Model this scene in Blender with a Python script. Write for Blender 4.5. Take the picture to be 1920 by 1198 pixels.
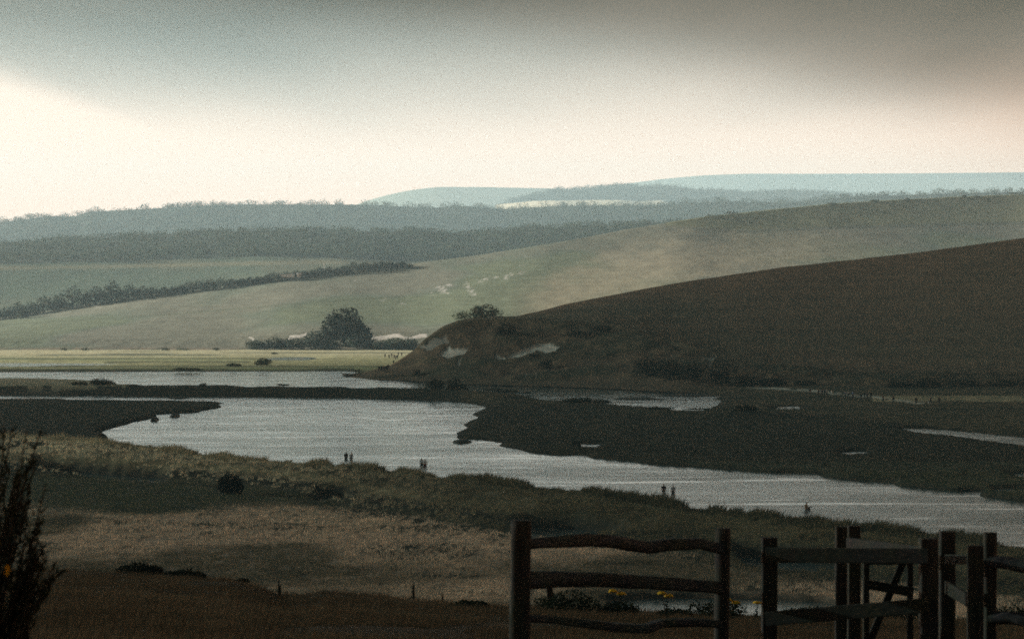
import bpy, bmesh, math, random
import numpy as np
from mathutils import Vector, Matrix

for o in list(bpy.data.objects):
    bpy.data.objects.remove(o)
SC = bpy.context.scene
COL = SC.collection
RNG = np.random.default_rng(7)
random.seed(7)

# ------------------------------------------------------------------ camera
F = 1920 * 100 / 36.0        # focal length in photo pixels
EYE = 24.5                   # eye height above the water
HOR = 560.0                  # photo row of the horizon
cam_d = bpy.data.cameras.new('camera')
cam_d.lens = 100; cam_d.sensor_width = 36; cam_d.sensor_fit = 'HORIZONTAL'
cam_d.shift_y = -(599 - HOR) / 1920.0
cam_d.clip_start = 0.5; cam_d.clip_end = 90000
cam_d.dof.use_dof = True; cam_d.dof.focus_distance = 420; cam_d.dof.aperture_fstop = 8
cam = bpy.data.objects.new('camera', cam_d); COL.objects.link(cam)
cam.location = (0, 0, EYE); cam.rotation_euler = (math.pi / 2, 0, 0)
SC.camera = cam

# ------------------------------------------------------------------ sky and sun
SUN_EL, SUN_AZ = 11.0, -75.0
world = bpy.data.worlds.new('World'); SC.world = world
world.use_nodes = True
wn, wl = world.node_tree.nodes, world.node_tree.links
wn.clear()
w_out = wn.new('ShaderNodeOutputWorld'); w_bg = wn.new('ShaderNodeBackground')
w_sky = wn.new('ShaderNodeTexSky'); w_sky.sky_type = 'NISHITA'; w_sky.sun_disc = False
w_sky.sun_elevation = math.radians(SUN_EL); w_sky.sun_rotation = math.radians(SUN_AZ)
w_sky.air_density = 1.0; w_sky.dust_density = 2.0
w_tc = wn.new('ShaderNodeTexCoord'); w_sep = wn.new('ShaderNodeSeparateXYZ')
w_ramp = wn.new('ShaderNodeValToRGB')                    # high hazy veil above the cloud deck
w_ramp.color_ramp.elements[0].position = 0.0; w_ramp.color_ramp.elements[0].color = (2.45, 1.12, 0.58, 1)
w_ramp.color_ramp.elements[1].position = 0.5; w_ramp.color_ramp.elements[1].color = (0.42, 0.425, 0.42, 1)
e = w_ramp.color_ramp.elements.new(0.22); e.color = (0.64, 0.61, 0.55, 1)
e = w_ramp.color_ramp.elements.new(0.09); e.color = (1.26, 1.06, 0.88, 1)
w_scale = wn.new('ShaderNodeVectorMath'); w_scale.operation = 'SCALE'; w_scale.inputs['Scale'].default_value = 0.07
w_mix = wn.new('ShaderNodeMix'); w_mix.data_type = 'RGBA'; w_mix.inputs['Factor'].default_value = 0.86
wl.new(w_tc.outputs['Generated'], w_sep.inputs[0]); wl.new(w_sep.outputs['Z'], w_ramp.inputs['Fac'])
wl.new(w_sky.outputs['Color'], w_scale.inputs[0])
wl.new(w_scale.outputs['Vector'], w_mix.inputs['A']); wl.new(w_ramp.outputs['Color'], w_mix.inputs['B'])
wl.new(w_mix.outputs['Result'], w_bg.inputs['Color']); w_bg.inputs['Strength'].default_value = 0.335
wl.new(w_bg.outputs[0], w_out.inputs['Surface'])

sun_d = bpy.data.lights.new('sun', 'SUN'); sun_d.energy = 5.0; sun_d.angle = math.radians(0.6)
sun_d.color = (1.0, 0.93, 0.84)
sun = bpy.data.objects.new('sun', sun_d); COL.objects.link(sun)
_az, _el = math.radians(SUN_AZ), math.radians(SUN_EL)
SUNV = Vector((math.sin(_az) * math.cos(_el), math.cos(_az) * math.cos(_el), math.sin(_el)))
sun.rotation_euler = SUNV.to_track_quat('Z', 'Y').to_euler(); sun.location = (0, 0, 60)

SC.view_settings.view_transform = 'Standard'; SC.view_settings.look = 'None'
SC.view_settings.exposure = 1.9; SC.view_settings.gamma = 1.0
SC.cycles.max_bounces = 6; SC.cycles.diffuse_bounces = 2; SC.cycles.glossy_bounces = 3
SC.cycles.transmission_bounces = 3; SC.cycles.volume_bounces = 0; SC.cycles.transparent_max_bounces = 12
SC.cycles.use_denoising = False; SC.cycles.use_adaptive_sampling = False; SC.cycles.filter_width = 1.7      # leave the fine grain the photograph has

# ------------------------------------------------------------------ helpers
def at(px, py, z=0.0):
    y = F * (EYE - z) / (py - HOR)
    return np.array([(px - 960) / F * y, y, z])

def at_depth(px, py, y):
    return np.array([(px - 960) / F * y, y, EYE - (py - HOR) * y / F])

def hash2(xi, yi, seed):
    n = (xi.astype(np.int64) * 374761393 + yi.astype(np.int64) * 668265263 + seed * 69069) & 0xFFFFFFFF
    n = ((n ^ (n >> 13)) * 1274126177) & 0xFFFFFFFF
    n = (n ^ (n >> 16)) & 0xFFFFFFFF
    return n / 4294967295.0

def vnoise(x, y, seed=0):
    x = np.asarray(x, float); y = np.asarray(y, float)
    xi = np.floor(x); yi = np.floor(y); fx = x - xi; fy = y - yi
    fx = fx * fx * (3 - 2 * fx); fy = fy * fy * (3 - 2 * fy)
    a = hash2(xi, yi, seed); b = hash2(xi + 1, yi, seed)
    c = hash2(xi, yi + 1, seed); d = hash2(xi + 1, yi + 1, seed)
    return (a * (1 - fx) + b * fx) * (1 - fy) + (c * (1 - fx) + d * fx) * fy

def fbm(x, y, seed=0, octs=4):
    s = 0; a = 0.5; t = 0
    for k in range(octs):
        s = s + a * vnoise(x * 2 ** k, y * 2 ** k, seed + k * 17); t += a; a *= 0.5
    return s / t

def sstep(a, b, x):
    t = np.clip((x - a) / (b - a), 0, 1); return t * t * (3 - 2 * t)

def sdf(poly, x, y, reach=60):
    """signed distance in metres to a polygon (negative inside); 99 far away"""
    P = np.asarray(poly, float)
    out = np.full(x.shape, 99.0)
    lo = P.min(0) - reach; hi = P.max(0) + reach
    m = (x > lo[0]) & (x < hi[0]) & (y > lo[1]) & (y < hi[1])
    if not m.any(): return out
    qx = x[m]; qy = y[m]; d2 = np.full(qx.shape, 1e9); ins = np.zeros(qx.shape, bool)
    for i in range(len(P)):
        ax, ay = P[i]; bx, by = P[(i + 1) % len(P)]
        ex, ey = bx - ax, by - ay; L = ex * ex + ey * ey + 1e-9
        t = np.clip(((qx - ax) * ex + (qy - ay) * ey) / L, 0, 1)
        dx = qx - ax - t * ex; dy = qy - ay - t * ey
        d2 = np.minimum(d2, dx * dx + dy * dy)
        c = (ay > qy) != (by > qy)
        if by != ay:
            ins ^= c & (qx < ex * (qy - ay) / (by - ay) + ax)
    d = np.sqrt(d2); out[m] = np.where(ins, -d, d)
    return out

def inpoly(pts, u, v):
    ins = np.zeros(u.shape, bool)
    for i in range(len(pts)):
        ax, ay = pts[i]; bx, by = pts[(i + 1) % len(pts)]
        if ay == by: continue
        c = (ay > v) != (by > v)
        ins ^= c & (u < (bx - ax) * (v - ay) / (by - ay) + ax)
    return ins

def L(pts, u):
    P = np.asarray(pts, float); return np.interp(u, P[:, 0], P[:, 1])

def wpoly(pts):
    return [tuple(at(p[0], p[1], p[2])[:2]) for p in pts]

def tag(o, label=None, cat=None, group=None, kind=None):
    if label: o['label'] = label
    if cat: o['category'] = cat
    if group: o['group'] = group
    if kind: o['kind'] = kind
    return o

def make_mesh(name, V, Fc, cols=None, smooth=True):
    V = np.asarray(V, np.float32); Fc = np.asarray(Fc, np.int32)
    me = bpy.data.meshes.new(name)
    k = Fc.shape[1]
    me.vertices.add(len(V)); me.vertices.foreach_set('co', V.ravel())
    me.loops.add(Fc.size); me.loops.foreach_set('vertex_index', Fc.ravel())
    me.polygons.add(len(Fc))
    me.polygons.foreach_set('loop_start', np.arange(0, Fc.size, k, dtype=np.int32))
    try: me.polygons.foreach_set('loop_total', np.full(len(Fc), k, np.int32))
    except Exception: pass
    me.polygons.foreach_set('use_smooth', np.full(len(Fc), smooth))
    if cols is not None:
        a = me.color_attributes.new('Col', 'FLOAT_COLOR', 'POINT')
        c4 = np.ones((len(V), 4), np.float32); c4[:, :3] = np.asarray(cols).reshape(-1, 3)
        a.data.foreach_set('color', c4.ravel())
    me.update(calc_edges=True); me.validate()
    return me

def link(name, me, mat=None, parent=None, loc=None, rotz=0):
    o = bpy.data.objects.new(name, me); COL.objects.link(o)
    if mat is not None and me is not None and len(me.materials) == 0: me.materials.append(mat)
    if parent is not None: o.parent = parent
    if loc is not None: o.location = loc
    if rotz: o.rotation_euler = (0, 0, rotz)
    return o

def thing(name, loc, label, cat, group=None, rotz=0):
    o = bpy.data.objects.new(name, None); COL.objects.link(o)
    o.empty_display_size = 0.2
    o.location = loc; o.rotation_euler = (0, 0, rotz)
    return tag(o, label, cat, group)

def copy_tree(root, loc, rotz=0, label=None, scale=None):
    r = root.copy(); COL.objects.link(r); r.location = loc; r.rotation_euler = (0, 0, rotz)
    if label: r['label'] = label
    if scale is not None: r.scale = scale
    for ch in list(root.children):
        c = ch.copy(); COL.objects.link(c); c.parent = r
        for g in list(ch.children):
            d = g.copy(); COL.objects.link(d); d.parent = c
    return r

def grid_faces(R, C):
    i = np.arange(R * C).reshape(R, C)
    return np.stack([i[:-1, :-1], i[:-1, 1:], i[1:, 1:], i[1:, :-1]], -1).reshape(-1, 4)

# ------------------------------------------------------------------ materials
def mat_new(name):
    m = bpy.data.materials.new(name); m.use_nodes = True
    return m, m.node_tree.nodes, m.node_tree.links, m.node_tree.nodes['Principled BSDF']

def mat_attr(name, rough=0.95, nscale=(0.35, 0.35, 0.35), namp=0.35, bump=0.0, bscale=1.5, spec=0.1, translucent=0.0):
    """vertex colour of the thing times a fine procedural mottling"""
    m, n, l, b = mat_new(name)
    at_ = n.new('ShaderNodeAttribute'); at_.attribute_name = 'Col'
    tc = n.new('ShaderNodeTexCoord'); mp = n.new('ShaderNodeMapping'); mp.inputs['Scale'].default_value = nscale
    ns = n.new('ShaderNodeTexNoise'); ns.inputs['Scale'].default_value = 1.0; ns.inputs['Detail'].default_value = 5; ns.inputs['Roughness'].default_value = 0.65
    mr = n.new('ShaderNodeMapRange'); mr.inputs[1].default_value = 0.3; mr.inputs[2].default_value = 0.7
    mr.inputs[3].default_value = 1 - namp; mr.inputs[4].default_value = 1 + namp
    mul = n.new('ShaderNodeVectorMath'); mul.operation = 'SCALE'
    l.new(tc.outputs['Object'], mp.inputs[0]); l.new(mp.outputs[0], ns.inputs['Vector'])
    l.new(ns.outputs['Fac'], mr.inputs[0]); l.new(at_.outputs['Color'], mul.inputs[0]); l.new(mr.outputs[0], mul.inputs['Scale'])
    l.new(mul.outputs['Vector'], b.inputs['Base Color'])
    b.inputs['Roughness'].default_value = rough; b.inputs['Specular IOR Level'].default_value = spec
    if bump:
        n2 = n.new('ShaderNodeTexNoise'); n2.inputs['Scale'].default_value = bscale; n2.inputs['Detail'].default_value = 6; n2.inputs['Roughness'].default_value = 0.7
        bp = n.new('ShaderNodeBump'); bp.inputs['Strength'].default_value = 0.9; bp.inputs['Distance'].default_value = bump
        l.new(tc.outputs['Object'], n2.inputs['Vector']); l.new(n2.outputs['Fac'], bp.inputs['Height']); l.new(bp.outputs[0], b.inputs['Normal'])
    if translucent:
        out = n['Material Output']; tr = n.new('ShaderNodeBsdfTranslucent'); mx = n.new('ShaderNodeMixShader')
        mx.inputs[0].default_value = translucent
        l.new(mul.outputs['Vector'], tr.inputs['Color']); l.new(b.outputs[0], mx.inputs[1]); l.new(tr.outputs[0], mx.inputs[2])
        l.new(mx.outputs[0], out.inputs['Surface'])
    return m

def mat_plain(name, col, rough=0.8, var=0.25, scale=6.0, spec=0.2, bump=0.0):
    m, n, l, b = mat_new(name)
    tc = n.new('ShaderNodeTexCoord'); ns = n.new('ShaderNodeTexNoise')
    ns.inputs['Scale'].default_value = scale; ns.inputs['Detail'].default_value = 5
    r = n.new('ShaderNodeValToRGB')
    r.color_ramp.elements[0].position = 0.3; r.color_ramp.elements[0].color = tuple(c * (1 - var) for c in col) + (1,)
    r.color_ramp.elements[1].position = 0.7; r.color_ramp.elements[1].color = tuple(min(1, c * (1 + var)) for c in col) + (1,)
    l.new(tc.outputs['Object'], ns.inputs['Vector']); l.new(ns.outputs['Fac'], r.inputs['Fac']); l.new(r.outputs['Color'], b.inputs['Base Color'])
    b.inputs['Roughness'].default_value = rough; b.inputs['Specular IOR Level'].default_value = spec
    if bump:
        bp = n.new('ShaderNodeBump'); bp.inputs['Strength'].default_value = 0.7; bp.inputs['Distance'].default_value = bump
        l.new(ns.outputs['Fac'], bp.inputs['Height']); l.new(bp.outputs[0], b.inputs['Normal'])
    return m

def mat_wood(name, dark, light, axis='Z'):
    m, n, l, b = mat_new(name)
    tc = n.new('ShaderNodeTexCoord'); mp = n.new('ShaderNodeMapping')
    mp.inputs['Scale'].default_value = {'Z': (22, 22, 1.4), 'X': (1.4, 22, 22)}[axis]
    ns = n.new('ShaderNodeTexNoise'); ns.inputs['Scale'].default_value = 1.6; ns.inputs['Detail'].default_value = 7; ns.inputs['Roughness'].default_value = 0.7
    n2 = n.new('ShaderNodeTexNoise'); n2.inputs['Scale'].default_value = 5; n2.inputs['Detail'].default_value = 4
    r = n.new('ShaderNodeValToRGB')
    r.color_ramp.elements[0].position = 0.35; r.color_ramp.elements[0].color = dark + (1,)
    r.color_ramp.elements[1].position = 0.68; r.color_ramp.elements[1].color = light + (1,)
    mx = n.new('ShaderNodeMix'); mx.data_type = 'RGBA'; mx.blend_type = 'MULTIPLY'; mx.inputs['Factor'].default_value = 0.6
    bp = n.new('ShaderNodeBump'); bp.inputs['Strength'].default_value = 0.8; bp.inputs['Distance'].default_value = 0.008
    l.new(tc.outputs['Object'], mp.inputs[0]); l.new(mp.outputs[0], ns.inputs['Vector']); l.new(tc.outputs['Object'], n2.inputs['Vector'])
    l.new(ns.outputs['Fac'], r.inputs['Fac']); l.new(r.outputs['Color'], mx.inputs['A']); l.new(n2.outputs['Color'], mx.inputs['B'])
    l.new(mx.outputs['Result'], b.inputs['Base Color']); l.new(ns.outputs['Fac'], bp.inputs['Height']); l.new(bp.outputs[0], b.inputs['Normal'])
    b.inputs['Roughness'].default_value = 0.75; b.inputs['Specular IOR Level'].default_value = 0.25
    return m

M_GROUND = mat_attr('marsh_ground', nscale=(0.30, 0.16, 0.3), namp=0.4, bump=0.12, bscale=1.2)
M_HILL = mat_attr('downland_turf', nscale=(0.12, 0.03, 0.12), namp=0.16, bump=0.10, bscale=0.5)
M_GRASS = mat_attr('grass_blades', nscale=(0.2, 0.2, 0.2), namp=0.25, translucent=0.3)
M_LEAF = mat_attr('foliage', nscale=(0.5, 0.5, 0.5), namp=0.3, translucent=0.25, rough=0.7)
M_BARK = mat_plain('bark', (0.05, 0.042, 0.032), 0.9, 0.4, 9, bump=0.02)
M_POST = mat_wood('weathered_post_oak', (0.030, 0.026, 0.021), (0.115, 0.10, 0.082), 'Z')
M_RAIL = mat_wood('weathered_rail_oak', (0.045, 0.043, 0.042), (0.19, 0.185, 0.18), 'X')
M_BOARD = mat_wood('sawn_gate_timber', (0.028, 0.027, 0.022), (0.085, 0.082, 0.068), 'X')

def mat_water():
    m, n, l, b = mat_new('river_water')
    tc = n.new('ShaderNodeTexCoord')
    def noise(scale, sx, sy, detail, rough=0.6):
        mp = n.new('ShaderNodeMapping'); mp.inputs['Scale'].default_value = (sx, sy, 1); mp.inputs['Rotation'].default_value = (0, 0, math.radians(random.uniform(-9, 9)))
        ns = n.new('ShaderNodeTexNoise'); ns.inputs['Scale'].default_value = scale; ns.inputs['Detail'].default_value = detail; ns.inputs['Roughness'].default_value = rough
        l.new(tc.outputs['Object'], mp.inputs[0]); l.new(mp.outputs[0], ns.inputs['Vector']); return ns
    ripple = noise(1.0, 1.15, 0.26, 6, 0.7)
    swell = noise(1.0, 0.10, 0.05, 3)
    calm = noise(1.0, 0.016, 0.040, 4, 0.6)           # wind-ruffled and smoother lanes
    slick = noise(1.0, 0.035, 0.16, 3, 0.55)          # thin bright slicks
    mr0 = n.new('ShaderNodeMapRange'); mr0.inputs[1].default_value = 0.38; mr0.inputs[2].default_value = 0.62; mr0.inputs[3].default_value = 0.5; mr0.inputs[4].default_value = 1.15
    l.new(calm.outputs['Fac'], mr0.inputs[0])
    ms = n.new('ShaderNodeMapRange'); ms.inputs[1].default_value = 0.55; ms.inputs[2].default_value = 0.64; ms.inputs[3].default_value = 1.0; ms.inputs[4].default_value = 0.22
    l.new(slick.outputs['Fac'], ms.inputs[0])
    mr = n.new('ShaderNodeMath'); mr.operation = 'MULTIPLY'; l.new(mr0.outputs[0], mr.inputs[0]); l.new(ms.outputs[0], mr.inputs[1])
    b1 = n.new('ShaderNodeBump'); b1.inputs['Distance'].default_value = 0.085
    b2 = n.new('ShaderNodeBump'); b2.inputs['Distance'].default_value = 0.5; b2.inputs['Strength'].default_value = 0.5
    l.new(swell.outputs['Fac'], b2.inputs['Height']); l.new(b2.outputs[0], b1.inputs['Normal'])
    l.new(ripple.outputs['Fac'], b1.inputs['Height'])
    sp = n.new('ShaderNodeSeparateXYZ'); l.new(tc.outputs['Object'], sp.inputs[0])        # more sheltered up the valley
    wy = n.new('ShaderNodeMapRange'); wy.inputs[1].default_value = 300; wy.inputs[2].default_value = 820; wy.inputs[3].default_value = 1.7; wy.inputs[4].default_value = 0.6
    l.new(sp.outputs['Y'], wy.inputs[0]); mm = n.new('ShaderNodeMath'); mm.operation = 'MULTIPLY'
    l.new(mr.outputs[0], mm.inputs[0]); l.new(wy.outputs[0], mm.inputs[1]); l.new(mm.outputs[0], b1.inputs['Strength'])
    b.inputs['Specular Tint'].default_value = (0.68, 0.94, 1.0, 1)
    l.new(b1.outputs[0], b.inputs['Normal'])
    b.inputs['Base Color'].default_value = (0.06, 0.10, 0.11, 1)
    b.inputs['Roughness'].default_value = 0.09; b.inputs['IOR'].default_value = 1.333; b.inputs['Specular IOR Level'].default_value = 0.5
    return m
M_WATER = mat_water()

# ------------------------------------------------------------------ ground: flats, banks, channels, near hillside
Z_FLAT = 0.5
N_CREST = [(-400, 800), (-100, 806), (60, 812), (198, 822), (260, 827), (350, 840), (450, 852), (560, 860), (680, 870), (800, 882),
           (900, 892), (1000, 904), (1100, 913), (1200, 926), (1300, 944), (1400, 954), (1500, 967), (1600, 981), (1700, 989),
           (1800, 1000), (1920, 1014), (2200, 1042)]
BANK_FRONT = [(2200, 1118), (1920, 1080), (1700, 1054), (1460, 1022), (1300, 1000), (1100, 978), (960, 962), (820, 940),
              (700, 924), (640, 908), (520, 892), (400, 880), (250, 872), (100, 866), (-100, 860), (-400, 852)]
BANK_Z = 2.0
P_BANK = wpoly([(a, b_, BANK_Z) for a, b_ in N_CREST] + [(a, b_, BANK_Z) for a, b_ in BANK_FRONT])
N_OFF = [tuple(at(a, b_, BANK_Z)[:2] + np.array([2.0, 5.0])) for a, b_ in N_CREST if a >= 198]
P_RIVER = wpoly([(-500, 738, 0), (0, 741, 0), (240, 743.5, 0), (430, 744, 0), (640, 746, 0), (800, 751, 0), (880, 757, 0), (902, 763, 0),
                 (893, 770, 0), (880, 776, 0), (888, 783, 0), (866, 790, 0), (862, 797, 0), (868, 802, 0), (846, 813, 0), (850, 822, 0),
                 (890, 824, 0), (938, 831, 0), (930, 838, 0), (962, 842, 0), (1000, 850, 0), (1060, 853, 0), (1096, 853, 0), (1100, 858, 0),
                 (1180, 865, 0), (1210, 870, 0), (1330, 878, 0), (1440, 887, 0), (1530, 888, 0), (1536, 893, 0), (1600, 901, 0), (1670, 905, 0),
                 (1676, 910, 0), (1790, 922, 0), (1838, 921, 0), (1831, 930, 0), (1880, 937, 0), (1960, 946, 0), (2250, 985, 0)]) \
    + N_OFF[::-1] \
    + wpoly([(200, 812, 0), (206, 806, 0), (230, 801, 0), (242, 797, 0), (256, 792, 0), (284, 788, 0), (300, 782, 0), (300, 777, 0), (330, 776, 0), (380, 774, 0),
             (384, 770, 0), (420, 766, 0), (425, 762, 0), (418, 757, 0), (432, 754, 0.3), (415, 750, 0.4), (330, 748.5, 0.5), (240, 748.5, 0.5),
             (152, 748, 0.5), (148, 749, 0.3), (142, 746, 0.5), (60, 745.5, 0.5), (0, 744.5, 0.5), (-500, 742, 0.5)])
P_LAGOON = wpoly([(-500, 700, 0), (0, 698, 0), (300, 697, 0), (640, 696.5, 0), (662, 697, 0), (646, 702, 0), (680, 710, 0), (780, 714.5, 0),
                  (900, 721.5, 0), (1000, 723.5, 0), (1100, 727, 0), (1240, 733.5, 0), (1310, 739, 0), (1345, 742, 0), (1332, 747, 0),
                  (1346, 752, 0), (1338, 759, 0), (1300, 766, 1.0), (1285, 767, 1.0), (1250, 761, 1.0), (1190, 756, 1.0), (1150, 753, 1.0),
                  (1130, 749, 1.0), (1100, 747, 1.0), (1050, 748, 1.0), (1010, 743, 1.15), (985, 737, 1.3), (940, 733, 1.7), (880, 731, 1.9),
                  (800, 727, 1.8), (640, 723.5, 1.8), (380, 721.5, 1.8), (240, 719.5, 1.8), (228, 714, 0.4), (150, 709, 0.4), (0, 706, 0.5), (-500, 705, 0.5)])
P_LEVEE = wpoly([(-500, 737, 0), (0, 740, 0), (240, 742, 0), (430, 743, 0), (640, 745, 0), (800, 750, 0), (880, 756, 0), (905, 763, 0),
                 (960, 764, 0.6), (1060, 770, 0.6), (1190, 776, 0.6), (1340, 782, 0.6), (1500, 784, 0.6), (1700, 800, 0.6), (1700, 790, 0.8),
                 (1500, 768, 0.8), (1345, 760, 1.2), (1250, 757, 1.3), (1130, 744, 1.3), (985, 733, 1.7), (880, 728.5, 1.8), (640, 722, 1.8),
                 (380, 720, 1.8), (240, 718, 1.8), (120, 716, 1.8), (0, 716, 1.8), (-500, 714, 1.8)])
W_SMALL = [wpoly(p) for p in [
    [(-500, 678, 0), (0, 681, 0), (150, 681.5, 0), (235, 682.5, 0), (150, 684.5, .3), (0, 686, .3), (-500, 683, .3)],
    [(508, 671, 0), (560, 669.5, 0), (582, 671, 0), (560, 674.5, .3), (520, 674.5, .3)],
    [(1698, 803, 0), (1760, 806, 0), (1830, 812, 0), (1920, 821, 0), (2100, 838, 0), (2100, 850, .4), (1960, 838, .4), (1880, 827, .4), (1800, 816, .4), (1740, 810, .4)],
    [(1586, 847, 0), (1618, 846.5, 0), (1622, 849, .4), (1590, 851, .4)],
    [(1096, 833, 0), (1118, 832.5, 0), (1122, 835, .4), (1098, 837, .4)],
    [(1895, 888, 0), (1990, 886, 0), (1990, 893, .4), (1925, 893, .4)],
    [(1868, 917, 0), (1914, 915.5, 0), (1916, 918.5, .4), (1876, 920, .4)],
    [(1462, 763, 0), (1492, 762.5, 0), (1494, 765, .4), (1465, 765, .4)],
    # ditch at the foot of the near bank
    [(70, 880, 0), (150, 884.5, 0), (230, 891, 0), (305, 897, 0), (300, 902, .5), (225, 897, .5), (150, 889, .5), (80, 884, .5)],
    [(598, 930, 0), (640, 930.5, 0), (646, 936, .5), (604, 935, .5)],
    [(985, 988, 0), (1070, 990, 0), (1150, 1000, 0), (1175, 1008, .4), (1090, 1009, .4), (985, 1008, .4)],
    [(1378, 1043, 0), (1440, 1047, 0), (1560, 1060, 0), (1620, 1070, .4), (1540, 1072, .4), (1450, 1064, .4), (1395, 1052, .4)],
    # pond beyond the fence
    [(1150, 1128, 0), (1220, 1123, 0), (1330, 1123, 0), (1440, 1124, 0), (1540, 1130, 0), (1580, 1140, 0), (1560, 1160, .3), (1400, 1172, .3), (1240, 1166, .3), (1175, 1150, .3)],
]]
BROW = [(-400, 1060), (0, 1066), (100, 1067), (200, 1070), (300, 1078), (380, 1084), (430, 1086), (480, 1100), (520, 1116), (580, 1116), (600, 1110),
        (700, 1117), (800, 1126), (950, 1136), (1100, 1142), (1300, 1152), (1600, 1160), (1920, 1164), (2300, 1168)]
BROW_Y = [(-400, 92), (0, 90), (400, 86), (700, 80), (1000, 76), (1920, 72), (2300, 72)]

def rowspace(y): return 2.2 * y * y / (F * EYE)

def ground_z(x, y, full=False):
    x = np.asarray(x, float); y = np.asarray(y, float)
    yy = np.maximum(y, 1.0); u = 960 + F * x / yy
    # flats with gentle relief
    z = Z_FLAT + 0.30 * (fbm(x * 0.05, y * 0.03, 3) - 0.5) + 0.25 * (fbm(x * 0.3, y * 0.2, 5) - 0.5) * (y < 500)
    nz = (fbm(x * 0.13, y * 0.09, 9) - 0.5)
    ramp = np.maximum(1.2, rowspace(yy) * 0.55)
    d = sdf(P_LEVEE, x, y); z = z + L([(900, 1.35), (1000, .6), (1100, .42), (2400, .42)], u) * sstep(0, -9, d + 3 * nz) + 0.5 * nz * (d < 0)
    dbank = sdf(P_BANK, x, y)
    z = z + (BANK_Z - Z_FLAT) * (0.45 * sstep(4.0, -0.5, dbank + 3.0 * nz) + 0.55 * sstep(1.0, -16, dbank + 2 * nz))
    z = np.where(dbank < 4, z + 0.9 * (fbm(x * 0.22, y * 0.12, 31) - 0.5) * sstep(4, -3, dbank), z)
    dw = np.full(x.shape, 99.0)
    for P, amp in [(P_RIVER, 1.6), (P_LAGOON, 1.2)] + [(p, 0.5) for p in W_SMALL]:
        q = sdf(P, x, y)
        dw = np.minimum(dw, np.where(q < 90, q + amp * nz, q))
    k = sstep(-0.3, 1.0, dw / ramp)
    z = -0.7 + (z + 0.7) * np.clip((dw / ramp + 0.75) / 1.75, 0, 1)
    # near hillside under the camera
    yb = L(BROW_Y, u); vb = L(BROW, u) - HOR
    zb = EYE - vb * yb / F
    z0 = EYE - 1.72
    t = np.clip(y / yb, -3, 1)
    zn = z0 - 1.25 * np.clip(y / 22.0, -3, 1) + (zb - z0 + 1.25) * np.clip((y - 22) / (yb - 22), 0, 1)
    after = np.clip((y - yb) / 75.0, 0, 1)
    zn = zn + (Z_FLAT - zb) * (after * (1.6 - 0.6 * after)) * (y > yb)
    zn = zn + 0.22 * (fbm(x * 0.25, y * 0.25, 41) - 0.5) * sstep(4, 20, y)
    z = np.where(y < 170, np.where(after >= 1, z, np.maximum(zn, Z_FLAT)), z)
    if full: return z, dw, dbank, u
    return z

def gz(x, y): return float(ground_z(np.array([x]), np.array([y]))[0])

# grid rows: even steps near, then even steps of the view angle, then coarse to the horizon
ys = list(np.linspace(-30, 20, 26)) + list(np.geomspace(20.6, 150, 110)) 
v_ = EYE * F / 150.0
while v_ > 97:
    v_ -= 2.2; ys.append(EYE * F / v_)
ys += list(np.geomspace(ys[-1] * 1.03, 26000, 26))
ys = np.array(ys)
NC = 960
tt = np.linspace(-0.27, 0.27, NC)
YY = np.repeat(ys[:, None], NC, 1); XX = tt[None, :] * (YY + 45)
far_f = np.clip((YY - 1500) / 20000, 0, 1); XX = XX * (1 + 3 * far_f)
xf, yf = XX.ravel(), YY.ravel()
ZZ, DW, DBK, UU = ground_z(xf, yf, True)
ZZ = np.where(yf > 1450, 0.2, ZZ)
VV = HOR + (EYE - ZZ) * F / np.maximum(yf, 1)

def mixc(c, new, m):
    return c * (1 - m[:, None]) + np.asarray(new)[None, :] * m[:, None]

n1 = fbm(xf * 0.02, yf * 0.012, 51); n2 = fbm(xf * 0.12, yf * 0.05, 53); n3 = fbm(xf * 0.5, yf * 0.25, 55, 3)
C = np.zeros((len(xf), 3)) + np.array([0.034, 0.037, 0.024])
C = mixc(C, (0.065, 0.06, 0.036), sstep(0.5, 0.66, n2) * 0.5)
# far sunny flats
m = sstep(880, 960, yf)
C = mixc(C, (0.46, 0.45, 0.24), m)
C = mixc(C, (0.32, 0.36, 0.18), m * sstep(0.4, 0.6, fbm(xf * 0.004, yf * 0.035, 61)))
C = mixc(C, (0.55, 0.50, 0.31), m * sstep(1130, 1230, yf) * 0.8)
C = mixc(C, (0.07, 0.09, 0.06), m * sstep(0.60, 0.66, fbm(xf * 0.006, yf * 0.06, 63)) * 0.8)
m = sstep(690, 693.5, VV + 5 * (n2 - .5)) * (UU < 665) * (VV < 700) * (yf > 860)
C = mixc(C, (0.05, 0.055, 0.036), m * .9)
m = sstep(1.6, .5, np.abs(VV - 678.5 - (UU - 200) * .002) + 2 * (n2 - .5)) * (UU < 470)
C = mixc(C, (0.06, 0.075, 0.05), m * .8)
# sandbank at the left of the lagoon
C = mixc(C, (0.46, 0.40, 0.27), ((UU < 240) & (VV < 724) & (VV > 704)).astype(float))
C = mixc(C, (0.20, 0.18, 0.15), ((UU < 110) & (VV > 733) & (VV < 741)).astype(float) * 0.7)
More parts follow.
